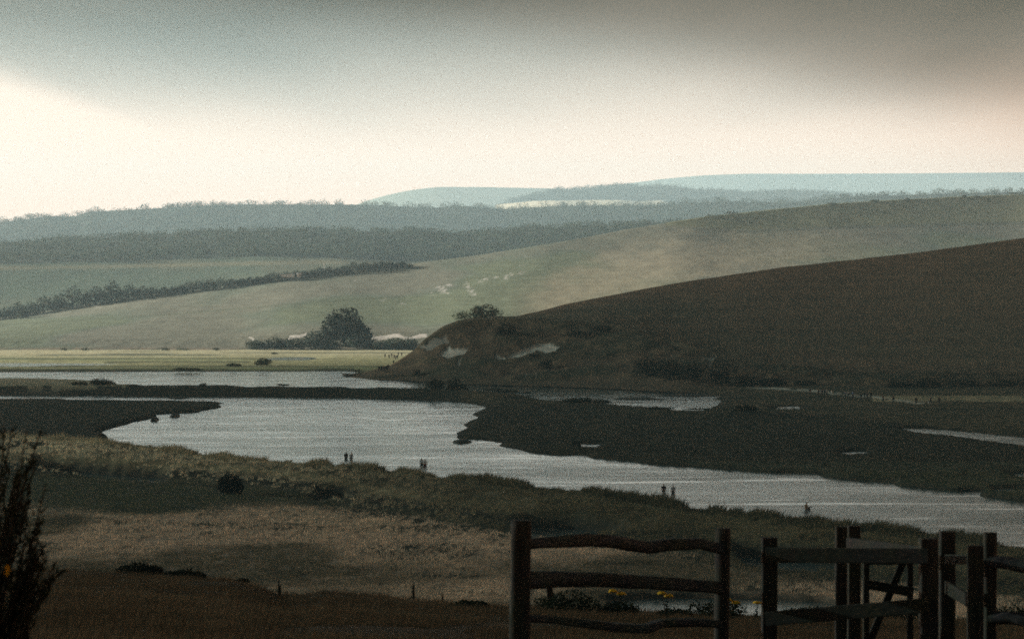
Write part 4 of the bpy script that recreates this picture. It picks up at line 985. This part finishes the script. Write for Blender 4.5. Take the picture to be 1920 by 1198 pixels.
# ------------------------------------------------------------------ fence and gate
def beam(name, pts, parent, mat, hgt, dep, seed=0, rough=.10, taper=None, sub=6, sides=10, square=False):
    """a cleft or sawn timber swept along world points (local to the parent); hgt across, dep along y"""
    rng = np.random.default_rng(seed + 900); P = np.asarray(pts, float)
    t = np.linspace(0, len(P) - 1, (len(P) - 1) * sub + 1); i = np.minimum(t.astype(int), len(P) - 2); f = (t - i)[:, None]
    f = f if square else f * f * (3 - 2 * f) * .5 + f * .5
    Q = P[i] * (1 - f) + P[i + 1] * f
    prof = []
    for j in range(sides):
        q = 2 * math.pi * (j + .5) / sides; c, s = math.cos(q), math.sin(q); e_ = .18 if square else .55
        prof.append((math.copysign(abs(c) ** e_, c), math.copysign(abs(s) ** e_, s)))
    prof = np.array(prof); base = 1 + rng.normal(0, rough * .6, sides)
    V = []; n = len(Q); walk = np.cumsum(rng.normal(0, rough * .35, (n, sides)), 0); walk -= walk.mean(0)
    for a in range(n):
        d = Q[min(a + 1, n - 1)] - Q[max(a - 1, 0)]; d /= np.linalg.norm(d)
        if abs(d[2]) > .7: e1 = np.array([1., 0, 0]); e2 = np.array([0, 1., 0])
        else: e1 = np.array([0, 0, 1.]); e2 = np.cross(d, e1); e2 /= np.linalg.norm(e2)
        e1 = e1 - d * (e1 @ d); e1 /= np.linalg.norm(e1)
        tp = 1 if taper is None else np.interp(a / (n - 1), np.linspace(0, 1, len(taper)), taper)
        m_ = tp * base * (1 + np.clip(walk[a], -rough * 1.3, rough * 1.3))
        for j in range(sides): V.append(Q[a] + e1 * prof[j, 0] * hgt / 2 * m_[j] + e2 * prof[j, 1] * dep / 2 * m_[j])
    Fc = [(a * sides + j, a * sides + (j + 1) % sides, (a + 1) * sides + (j + 1) % sides, (a + 1) * sides + j) for a in range(n - 1) for j in range(sides)]
    me = bpy.data.meshes.new(name); caps = [tuple(range(sides))[::-1], tuple((n - 1) * sides + j for j in range(sides))]
    me.from_pydata([tuple(float(c) for c in v_) for v_ in V], [], Fc + caps)
    me.polygons.foreach_set('use_smooth', [not square] * len(Fc) + [False, False])
    return link(name, me, mat, parent)

def px3(px, row, y, o): return at_depth(px, row, y) - o
def post(parent, o, px0, px1, top, y, mat=None, seed=0, square=False, lean=0, flare=None):
    m = y / F; w = (px1 - px0) * m; pc = (px0 + px1) / 2; zb = gz((pc - 960) / F * y, y) - .25
    rows = HOR + (EYE - zb) * F / y
    pts = [px3(pc + lean, rows, y, o), px3(pc + lean * .5, (rows + top) / 2, y, o), px3(pc, top, y, o)]
    return beam('post', pts, parent, mat or M_POST, w, w * .9, seed, .04 if square else .09, flare, 8, 8 if square else 12, square)

o1 = np.array([(978 - 960) / F * 22, 22.0, gz((978 - 960) / F * 22, 22.0)])
fe = thing('rail_fence', tuple(o1), 'weathered post and rail fence bay with three wavy split rails', 'fence')
post(fe, o1, 959, 997, 975, 22, seed=1, lean=-6, flare=[1.12, 1.0, .97])
post(fe, o1, 1341, 1369, 990, 23.2, seed=2, lean=-4)
def rail(parent, o, pts, y0, y1, thick, dep, seed, mat=None, square=False, taper=None):
    n = len(pts); q = [px3(p[0], p[1], y0 + (y1 - y0) * i / (n - 1), o) for i, p in enumerate(pts)]
    return beam('rail', q, parent, mat or M_RAIL, thick * y0 / F, dep, seed, .05 if square else .12, taper, 7, 8 if square else 12, square)
rail(fe, o1, [(972, 1021), (1040, 1017), (1100, 1013), (1150, 1015), (1180, 1021), (1212, 1026), (1260, 1020), (1312, 1019), (1358, 1030)], 22, 23.2, 23, .09, 3, taper=[.9, 1.1, 1, 1.05, .8])
rail(fe, o1, [(972, 1087), (1040, 1084), (1120, 1086), (1200, 1091), (1280, 1096), (1358, 1102)], 22, 23.2, 31, .10, 4, taper=[1.1, .9, .95, .8])
rail(fe, o1, [(972, 1158), (1030, 1160), (1080, 1166), (1150, 1176), (1210, 1179), (1240, 1168), (1300, 1166), (1358, 1170)], 22, 23.2, 17, .08, 5, taper=[.8, .9, 1.1, 1.0, .9])
beam('peg', [px3(1030, 1096, 22.3, o1), px3(1031, 1118, 22.3, o1)], fe, M_POST, .05, .05, 6, square=True, sides=8)

o2 = np.array([(1600 - 960) / F * 23, 23.0, gz((1600 - 960) / F * 23, 23.0)])
en = thing('gate_enclosure', tuple(o2), 'dark sawn-timber gate enclosure of square posts and flat boards at lower right', 'enclosure')
for a in [(1428, 1457, 1007, 23.0, 11), (1566, 1589, 987, 24.6, 12), (1589, 1613, 985, 24.2, 13), (1724, 1758, 1009, 22.4, 14), (1762, 1790, 996, 23.6, 15), (1814, 1843, 1022, 22.4, 16)]:
    post(en, o2, a[0], a[1], a[2], a[3], M_POST, a[4], True)
def board(pts, y0, y1, thick, seed, parent=en, o=o2, dep=.035):
    n = len(pts); q = [px3(p[0], p[1], y0 + (y1 - y0) * i / (n - 1), o) for i, p in enumerate(pts)]
    return beam('board', q, parent, M_BOARD, thick * y0 / F, dep, seed, .02, None, 6, 8, True)
board([(1436, 1040), (1740, 1042)], 22.86, 22.26, 28, 21)
board([(1436, 1160), (1740, 1134)], 22.86, 22.26, 27, 22)
board([(1590, 1020), (1745, 1040)], 24.0, 22.6, 26, 23)
board([(1775, 1100), (1830, 1134)], 23.4, 22.5, 24, 24)
board([(1775, 1048), (1830, 1049)], 23.4, 22.5, 18, 25)

o3 = np.array([(1705 - 960) / F * 23.5, 23.5, gz((1705 - 960) / F * 23.5, 23.5)])
ga = thing('swing_gate', tuple(o3), 'small dark wooden swing gate with a diagonal brace inside the enclosure', 'gate')
def gpart(name, a, b_, thick, dep, seed): return beam(name, [px3(a[0], a[1], 23.5, o3), px3(b_[0], b_[1], 23.5, o3)], ga, M_BOARD, dep if abs(a[0] - b_[0]) < 8 else thick * 23.5 / F, dep, seed, .02, None, 6, 8, True)
gpart('stile', (1706, 1034), (1706, 1236), 12, .05, 31)
gpart('stile', (1624, 1034), (1624, 1236), 12, .05, 32)
gpart('rail', (1622, 1050), (1712, 1050), 16, .045, 33)
gpart('rail', (1622, 1094), (1712, 1110), 18, .045, 34)
gpart('rail', (1622, 1215), (1712, 1215), 16, .045, 35)
beam('diagonal_brace', [px3(1692, 1056, 23.56, o3), px3(1626, 1212, 23.56, o3)], ga, M_BOARD, .06, .04, 36, .02, None, 6, 8, True)
o4 = np.array([(1856 - 960) / F * 23, 23.0, gz((1856 - 960) / F * 23, 23.0)])
f2 = thing('rail_fence', tuple(o4), 'right-hand fence post with split rails leaving the right edge', 'fence')
post(f2, o4, 1844, 1869, 998, 23, seed=41)
post(f2, o4, 2190, 2220, 1012, 22.6, seed=42)
rail(f2, o4, [(1850, 1050), (1890, 1056), (1930, 1064), (2000, 1058), (2100, 1064), (2205, 1062)], 23.0, 22.6, 22, .09, 43)
rail(f2, o4, [(1850, 1158), (1890, 1156), (1930, 1162), (2000, 1164), (2100, 1160), (2205, 1164)], 23.0, 22.6, 24, .09, 44)

# ------------------------------------------------------------------ people
def skin_mesh(name, verts, edges, radii, root=0, sub=1):
    me = bpy.data.meshes.new(name); me.from_pydata([tuple(v_) for v_ in verts], edges, [])
    o = bpy.data.objects.new(name, me); COL.objects.link(o)
    sk = o.modifiers.new('skin', 'SKIN'); sk.use_smooth_shade = True
    d = me.skin_vertices[0].data
    for i, r in enumerate(radii): d[i].radius = r if isinstance(r, tuple) else (r, r)
    d[root].use_root = True
    ss = o.modifiers.new('sub', 'SUBSURF'); ss.levels = sub; ss.render_levels = sub
    dg = bpy.context.evaluated_depsgraph_get(); dg.update()
    out = bpy.data.meshes.new_from_object(o.evaluated_get(dg)); out.name = name
    bpy.data.objects.remove(o); bpy.data.meshes.remove(me)
    return out

def figure(stride, armsw, bend=0.0):
    """meshes of a 1.72 m walker seen from any side; faces +y"""
    V = []; E = []; R = []
    def add(p, r, parent=None):
        V.append(p); R.append(r)
        if parent is not None: E.append((parent, len(V) - 1))
        return len(V) - 1
    pel = add((0, 0, .93), (.15, .11)); waist = add((0, .01, 1.08), (.135, .095), pel); chest = add((0, .02 + bend * .3, 1.28), (.165, .11), waist)
    neckb = add((0, .01 + bend * .5, 1.44), (.075, .07), chest); neck = add((0, .02 + bend * .6, 1.49), (.05, .055), neckb)
    jaw = add((0, .04 + bend * .7, 1.56), (.062, .075), neck); head = add((0, .03 + bend * .7, 1.635), (.075, .09), jaw); crown_ = add((0, .02 + bend * .7, 1.70), (.05, .06), head)
    add((0, .145 + bend * .7, 1.60), (.012, .012), head)
    for s in (-1, 1): add((s * .085, .02 + bend * .7, 1.61), (.012, .02), head)
    legs = {}; arms = {}
    for s in (-1, 1):
        sw = stride * s
        hip = add((s * .09, 0, .88), .088, pel); knee = add((s * .095, sw * .5 + .03, .48), .058, hip); ank = add((s * .095, sw - .02 * abs(sw), .09), .038, knee)
        heel = add((s * .095, sw - .02, .045), .036, ank); add((s * .10, sw + .16, .03), (.038, .025), heel)
        legs[s] = (hip, knee, ank)
        sh = add((s * .185, .02 + bend * .4, 1.39), .058, neckb); el = add((s * .235, -armsw * s * .5 + bend * .8, 1.12), .04, sh); wr = add((s * .235, -armsw * s + .06 + bend * 1.8, .90), .028, el)
        palm = add((s * .232, -armsw * s + .08 + bend * 2.0, .83), (.020, .032), wr)
        for k_, (dy, ln) in enumerate([(-.028, .07), (-.010, .085), (.008, .08), (.026, .065)]):
            kn = add((s * .232, -armsw * s + .08 + dy + bend * 2.0, .83 - ln * .6), .009, palm); add((s * .222, -armsw * s + .085 + dy + bend * 2.0, .83 - ln), .008, kn)
        th = add((s * .215, -armsw * s + .115 + bend * 2.0, .82), .010, palm); add((s * .208, -armsw * s + .125 + bend * 2.0, .79), .009, th)
        arms[s] = (sh, el, wr)
    body = skin_mesh('body', V, E, R, pel)
    def sub(ids, edges, grow, cut=None):
        ii = {v_: k_ for k_, v_ in enumerate(ids)}
        rr = [tuple(c + grow for c in (R[i] if isinstance(R[i], tuple) else (R[i], R[i]))) for i in ids]
        vv = [V[i] for i in ids]
        if cut:
            for i, f in cut.items():
                p, q = f[0], f[1]; a = np.array(V[p]); b_ = np.array(V[i]); vv[ii[i]] = tuple(a + (b_ - a) * q)
        return vv, [(ii[a], ii[b_]) for a, b_ in edges], rr
    top_ids = [pel, waist, chest, neckb] + [i for s in (-1, 1) for i in arms[s][:2]]
    te = [(pel, waist), (waist, chest), (chest, neckb)] + [e_ for s in (-1, 1) for e_ in ((neckb, arms[s][0]), (arms[s][0], arms[s][1]))]
    shirt = skin_mesh('shirt', *sub(top_ids, te, .018)); 
    top_l = top_ids + [arms[s][2] for s in (-1, 1)]
    jacket = skin_mesh('jacket', *sub(top_l, te + [(arms[s][1], arms[s][2]) for s in (-1, 1)], .026))
    leg_ids = [pel] + [i for s in (-1, 1) for i in legs[s]]
    trousers = skin_mesh('trousers', *sub(leg_ids, [e_ for s in (-1, 1) for e_ in ((pel, legs[s][0]), (legs[s][0], legs[s][1]), (legs[s][1], legs[s][2]))], .017))
    sho = {s: legs[s] for s in (-1, 1)}
    shorts = skin_mesh('shorts', *sub([pel] + [i for s in (-1, 1) for i in legs[s][:2]], [e_ for s in (-1, 1) for e_ in ((pel, legs[s][0]), (legs[s][0], legs[s][1]))], .024, {legs[s][1]: (legs[s][0], .8) for s in (-1, 1)}))
    hair = skin_mesh('hair', [(0, bend * .7 - .03, 1.60), (0, .005 + bend * .7, 1.67), (0, .02 + bend * .7, 1.715)], [(0, 1), (1, 2)], [(.07, .06), (.082, .085), (.05, .055)])
    return dict(body=body, shirt=shirt, jacket=jacket, trousers=trousers, shorts=shorts, hair=hair)
FIG = [figure(.20, .14), figure(-.12, -.10), figure(.04, .03), figure(.10, .05, .12)]
M_SKIN = mat_plain('skin', (0.42, 0.26, 0.18), .6, .08, 8); M_HAIR = mat_plain('dark_hair', (0.02, 0.015, 0.012), .6, .3, 20); M_FAIR = mat_plain('auburn_hair', (0.16, 0.06, 0.03), .6, .3, 20)
CL = {k_: mat_plain(k_ + '_cloth', c, .9, .15, 12) for k_, c in dict(black=(.014, .014, .016), navy=(.02, .024, .045), grey=(.58, .59, .62), white=(.86, .86, .88), red=(.20, .025, .025), maroon=(.055, .016, .025), blue=(.16, .22, .36), tan=(.22, .13, .08), olive=(.05, .05, .03), slate=(.08, .09, .11), dark=(.028, .03, .034)).items()}
def person(px, head_row, label, top, bottom, upper='shirt', lower='trousers', hair=M_HAIR, fig=0, face=0.0, group=None, z=None, y=None, scale=1.0):
    if y is None:
        zz = Z_FLAT if z is None else z
        for _ in range(5):
            y = F * (EYE - zz - 1.72 * scale) / (head_row - HOR); zz = gz((px - 960) / F * y, y)
    x = (px - 960) / F * y
    zz = gz(x, y) if z is None else z
    r = thing('person', (x, y, zz - .015), label, 'person', group, face); r.scale = (scale * 1.14, scale * 1.14, scale)
    fg = FIG[fig]
    for part, mt in (('body', M_SKIN), (upper, CL[top]), (lower, CL[bottom]), ('hair', hair)):
        me = fg[part].copy() if len(fg[part].materials) and fg[part].materials[0] is not mt else fg[part]
        me.materials.clear(); link(part, me, mt, r)
    return r
G1 = 'walkers on the near bank'
person(649, 847, 'person in a dark jacket walking on the near bank, left of the leftmost pair', 'black', 'dark', 'jacket', fig=0, group=G1)
person(658.5, 848, 'person in a pale grey top, right of the leftmost pair on the bank', 'grey', 'black', fig=1, group=G1)
person(790.5, 858, 'person in a white shirt and dark trousers, left of the close pair on the bank', 'white', 'dark', fig=2, group=G1)
person(797, 860, 'person in a white shirt and red shorts walking on the near bank', 'white', 'red', lower='shorts', fig=1, group=G1)
person(1244.5, 907, 'person in a maroon top walking on the bank right of centre', 'maroon', 'dark', fig=0, group=G1)
person(1262, 909, 'person in a pale top and black trousers on the bank right of centre', 'grey', 'black', fig=1, group=G1)
person(1510.5, 941, 'person with auburn hair in a tan jacket pushing a pushchair along the bank', 'tan', 'grey', 'jacket', hair=M_FAIR, fig=3, face=-1.2, group=G1)

def pushchair(px, row):
    y = F * (EYE - 2.9) / (row - HOR)
    for _ in range(4):
        z = gz((px - 960) / F * y, y); y = F * (EYE - z - 1.05) / (row - HOR)
    r = thing('pushchair', ((px - 960) / F * y, y, gz((px - 960) / F * y, y) - .01), 'black hooded pushchair on the near bank in front of the person in tan', 'pushchair', rotz=-1.2)
    dk = CL['black']; mt = mat_plain('pushchair_metal', (.05, .05, .055), .4, .1, 9)
    v, f = merge([tube([(s * .24, -.55, 1.02), (s * .24, -.2, .62), (s * .24, .35, .14)], [.014] * 3, 6) for s in (-1, 1)] + [tube([(s * .24, -.38, .14), (s * .24, .1, .55)], [.013] * 2, 6) for s in (-1, 1)] + [tube([(-.24, -.55, 1.02), (.24, -.55, 1.02)], [.016] * 2, 6)])
    link('frame', make_mesh('frame', v, f), mt, r)
    bm = bmesh.new(); prof = [(-.30, .45), (.25, .38), (.30, .50), (-.05, .55), (-.28, .95), (-.36, .93)]
    a = [bm.verts.new((-.21, p, q)) for p, q in prof]; b_ = [bm.verts.new((.21, p, q)) for p, q in prof]
    bm.faces.new(a[::-1]); bm.faces.new(b_)
    for i in range(6): bm.faces.new((a[i], a[(i + 1) % 6], b_[(i + 1) % 6], b_[i]))
    me = bpy.data.meshes.new('seat'); bm.to_mesh(me); bm.free(); link('seat', me, dk, r)
    V = []; Fc = []
    for i in range(7):
        q = math.pi * (i / 6) * .62 + .5
        for j in range(6):
            xx = -.24 + .48 * j / 5; rr = .34 * (1 - .12 * (abs(j - 2.5) / 2.5) ** 2); V.append((xx, -.12 - math.cos(q) * rr * .8 + .05, .72 + math.sin(q) * rr))
    Fc = [(i * 6 + j, i * 6 + j + 1, (i + 1) * 6 + j + 1, (i + 1) * 6 + j) for i in range(6) for j in range(5)]
    link('hood', make_mesh('hood', V, Fc), dk, r)
    for (xx, yy) in [(-.26, .35), (.26, .35), (-.26, -.38), (.26, -.38)]:
        rg_ = [(xx, yy + .13 * math.cos(t_), .14 + .13 * math.sin(t_)) for t_ in np.linspace(0, 6.2832, 17)]
        v, f = tube(rg_, [.022] * 17, 6); link('wheel', make_mesh('wheel', v, f), mt, r)
pushchair(1520.5, 949)

G2 = 'walkers on the far right path'
for i, (x, r, tp, bt, up, lb) in enumerate([
    (1519, 728, 'dark', 'dark', 'jacket', 'person in dark clothes leading the walkers at the left end of the far path'),
    (1535, 729, 'black', 'dark', 'jacket', 'person in black, leftmost of the group of four on the far path'),
    (1541, 729, 'navy', 'dark', 'jacket', 'person in navy, second of the group of four on the far path'),
    (1546, 729, 'slate', 'black', 'jacket', 'person in dark grey, third of the group of four on the far path'),
    (1550, 729, 'grey', 'dark', 'shirt', 'person in a pale top, last of the group of four on the far path'),
    (1559, 732, 'white', 'grey', 'shirt', 'small child in white right of the group of four on the far path'),
    (1585, 733, 'blue', 'dark', 'shirt', 'person in a pale blue top, left of three bright tops on the far path'),
    (1591, 732, 'grey', 'dark', 'shirt', 'person in a pale grey top, middle of three bright tops on the far path'),
    (1599, 733, 'blue', 'navy', 'shirt', 'person in a pale blue top, right of three bright tops on the far path'),
    (1615, 736, 'black', 'dark', 'jacket', 'person in black, left of the dark cluster on the far path'),
    (1621, 734, 'dark', 'black', 'jacket', 'person in dark clothes, second of the dark cluster on the far path'),
    (1626, 735, 'navy', 'dark', 'jacket', 'person in navy, third of the dark cluster on the far path'),
    (1633, 734, 'black', 'dark', 'jacket', 'person in black, right end of the dark cluster on the far path'),
    (1656, 740, 'dark', 'dark', 'shirt', 'person in dark clothes walking with a dog on the far path'),
    (1675, 740, 'black', 'black', 'jacket', 'largest dark figure on the far path, walking alone'),
    (1718, 744, 'black', 'dark', 'jacket', 'dark figure standing in the grass right of the lone walker'),
    (1745, 743, 'slate', 'dark', 'shirt', 'slim figure behind the white dog at the far right'),
    (1761, 743, 'black', 'dark', 'jacket', 'rightmost dark figure on the pale grass strip')]):
    person(x, r, lb, tp, bt, up, fig=i % 3, face=[0, .6, -.8][i % 3], group=G2, scale=.6 if i == 5 else .97 + .03 * (i % 3))
G3 = 'walkers at the left foot of the headland'
for i, (x, r, lb) in enumerate([(722, 663, 'person leading the group on the sunny flats left of the headland'), (729.5, 664, 'second person of the group on the sunny flats left of the headland'), (734.5, 662, 'third person of the group on the sunny flats left of the headland'),
                                (739, 664, 'fourth person of the group on the sunny flats left of the headland'), (742, 666, 'fifth person of the group on the sunny flats left of the headland'), (745, 665, 'last person of the group on the sunny flats, beside the slope'),
                                (747, 660, 'dark figure below the shrub clump, left of two'), (753, 660, 'dark figure below the shrub clump, right of two'), (738, 675, 'dark figure alone between the two groups left of the headland')]):
    person(x, r, lb, ['black', 'navy', 'dark'][i % 3], ['dark', 'black', 'navy'][i % 3], 'jacket', fig=i % 3, group=G3)
for i, (x, r, lb) in enumerate([(710.5, 686, 'leftmost dark figure of the group on the headland spit'), (715, 686, 'second figure from the left of the group on the headland spit'), (718.5, 685, 'third figure from the left of the group on the headland spit'), (722, 686, 'fourth figure from the left of the group on the headland spit'),
                                (725.5, 685, 'fifth figure from the left of the group on the headland spit'), (728, 683, 'rightmost figure of the group on the headland spit'), (667, 692, 'left figure of two near the tip of the headland spit'), (673, 691, 'right figure of two near the tip of the headland spit')]):
    p = surf_at(HEAD, x, r + 9.8)
    person(x, r, lb, ['dark', 'black', 'slate'][i % 3], ['black', 'dark'][i % 2], 'jacket', fig=i % 3, group=G3, y=p[1], z=p[2])

# ------------------------------------------------------------------ dogs
def dog(px, row, mat, label, rotz):
    p = at(px, row, Z_FLAT); p[2] = gz(p[0], p[1])
    V = [(0, -.25, .42), (0, 0, .41), (0, .25, .44), (0, .38, .55), (0, .46, .62), (0, .60, .58), (0, -.38, .46), (0, -.55, .60)]; E = [(0, 1), (1, 2), (2, 3), (3, 4), (4, 5), (0, 6), (6, 7)]; R = [.11, .10, .13, .075, .075, .04, .04, .018]
    for s in (-1, 1):
        b0 = len(V); V += [(s * .08, .24, .30), (s * .08, .22, .15), (s * .08, .25, .02), (s * .09, -.22, .33), (s * .09, -.30, .17), (s * .09, -.27, .02), (s * .055, .44, .71)]
        E += [(2, b0), (b0, b0 + 1), (b0 + 1, b0 + 2), (0, b0 + 3), (b0 + 3, b0 + 4), (b0 + 4, b0 + 5), (4, b0 + 6)]; R += [.05, .032, .03, .065, .032, .03, .015]
    tag(link('dog', skin_mesh('dog', V, E, R, 1), mat, loc=(p[0], p[1], p[2] - .01), rotz=rotz), label, 'dog')
dog(1663, 751, CL['black'], 'dark dog beside the person on the far path', 1.4)
dog(1742.5, 757, CL['white'], 'small white dog on the grass at the far right', -1.2)

# ------------------------------------------------------------------ small things
M_PALE = mat_plain('pale_paint', (.6, .6, .56), .7, .1, 5)
for i, (x, lb) in enumerate([(986, 'small pale sign post on the foot of the headland, left of two'), (1005.5, 'small pale sign post on the foot of the headland, right of two')]):
    p = surf_at(HEAD, x, 706); r = thing('sign_post', (p[0], p[1], p[2] - .05), lb, 'sign', 'pale sign posts on the headland')
    v, f = tube([(0, 0, -.2), (0, 0, 1.1)], [.06, .06], 6); link('post', make_mesh('post', v, f), M_PALE, r)
    bm = bmesh.new(); bmesh.ops.create_cube(bm, size=1, matrix=Matrix.Translation((0, -.05, 1.0)) @ Matrix.Diagonal((.62, .05, .55, 1))); me = bpy.data.meshes.new('panel'); bm.to_mesh(me); bm.free()
    link('panel', me, M_PALE, r)
p = at(1102, 752, 1.0); p[2] = gz(p[0], p[1])
v, f = tube([(0, 0, -.4), (.02, 0, .8), (.01, 0, 1.6)], [.11, .10, .09], 7)
tag(link('marker_post', make_mesh('marker_post', v, f), M_BARK, loc=tuple(p)), 'thin dark post standing at the lagoon edge right of centre', 'post')
p = surf_at(MID, 608, 513)
rp = thing('utility_pole', tuple(p), 'thin pale utility pole beside the hedgerow road', 'pole')
v, f = tube([(0, 0, -.5), (0, 0, 6.4)], [.17, .12], 7); link('mast', make_mesh('mast', v, f), M_PALE, rp)
v, f = tube([(-.7, 0, 5.9), (.7, 0, 5.9)], [.06, .06], 5); link('crossarm', make_mesh('crossarm', v, f), M_PALE, rp)

def box(name, lo, hi, mat, parent, bev=0.05):
    bm = bmesh.new(); bmesh.ops.create_cube(bm, size=1)
    for v_ in bm.verts: v_.co = Vector([(lo[i] + hi[i]) / 2 + v_.co[i] * (hi[i] - lo[i]) for i in range(3)])
    if bev: bmesh.ops.bevel(bm, geom=list(bm.edges), offset=bev, segments=2, affect='EDGES')
    me = bpy.data.meshes.new(name); bm.to_mesh(me); bm.free(); return link(name, me, mat, parent)
p = surf_at(MID, 546, 523)
M_WHITE = mat_plain('white_lorry_paint', (.88, .88, .87), .35, .04, 3, .5); M_TYRE = mat_plain('tyre', (.02, .02, .02), .9, .2, 9); M_GLASS = mat_plain('dark_glass', (.02, .025, .03), .1, .1, 2, .5)
q_ = surf_at(MID, 546, 524.5)
lo = thing('lorry', (q_[0], q_[1] - 2.0, q_[2] + .3), 'white lorry with a low flat body driving along the hedgerow road', 'lorry', rotz=.10)
box('chassis', (-6.2, -1.0, .75), (6.0, 1.0, 1.05), M_TYRE, lo)
box('cargo_body', (-6.2, -1.25, 1.06), (1.9, 1.25, 2.9), M_WHITE, lo, .12)
cb = box('cab', (3.5, -1.2, .9), (5.9, 1.2, 3.7), M_WHITE, lo, .25)
box('side_window', (4.2, -1.24, 2.3), (5.5, -1.19, 3.2), M_GLASS, cb, 0); box('windscreen', (5.88, -1.0, 2.2), (5.94, 1.0, 3.3), M_GLASS, cb, 0)
for xx in (-5.2, -3.9, 4.6):
    for s in (-1, 1):
        bm = bmesh.new(); bmesh.ops.create_cone(bm, cap_ends=True, segments=18, radius1=.5, radius2=.5, depth=.32, matrix=Matrix.Translation((xx, s * 1.05, .5)) @ Matrix.Rotation(math.pi / 2, 4, 'X'))
        bmesh.ops.bevel(bm, geom=[e_ for e_ in bm.edges if len(e_.link_faces) == 2 and e_.calc_face_angle(0) > 1], offset=.05, segments=2, affect='EDGES')
        me = bpy.data.meshes.new('wheel'); bm.to_mesh(me); bm.free(); link('wheel', me, M_TYRE, lo)

def gull(p, s, label, rotz, flap=.35):
    V = [(0, .20, .02), (.035, .05, 0), (0, -.22, .02), (-.035, .05, 0), (0, .02, .05), (0, .02, -.05)]
    Fc = [(0, 1, 4), (1, 2, 4), (2, 3, 4), (3, 0, 4), (1, 0, 5), (2, 1, 5), (3, 2, 5), (0, 3, 5)]
    for sg in (-1, 1):
        b0 = len(V); V += [(sg * .03, .08, .02), (sg * .03, -.06, .02), (sg * .28, .10, .02 + flap * .3), (sg * .28, -.04, .02 + flap * .3), (sg * .60, -.06, .02 + flap * .35)]
        Fc += [(b0, b0 + 2, b0 + 3), (b0, b0 + 3, b0 + 1), (b0 + 2, b0 + 4, b0 + 3)]
    me = bpy.data.meshes.new('bird'); me.from_pydata([tuple(np.array(v_) * s) for v_ in V], [], Fc)
    tag(link('bird', me, CL['dark'], loc=tuple(p), rotz=rotz), label, 'bird', 'birds in flight')
gull(at_depth(637, 827, 470), 1.0, 'small dark bird flying low over the river', 1.0)
gull(at_depth(1553, 247, 600), .55, 'tiny dark bird high in the sky at right', .4)
gull(at_depth(393, 353, 600), .45, 'tiny dark bird low in the sky at left', 2.0)
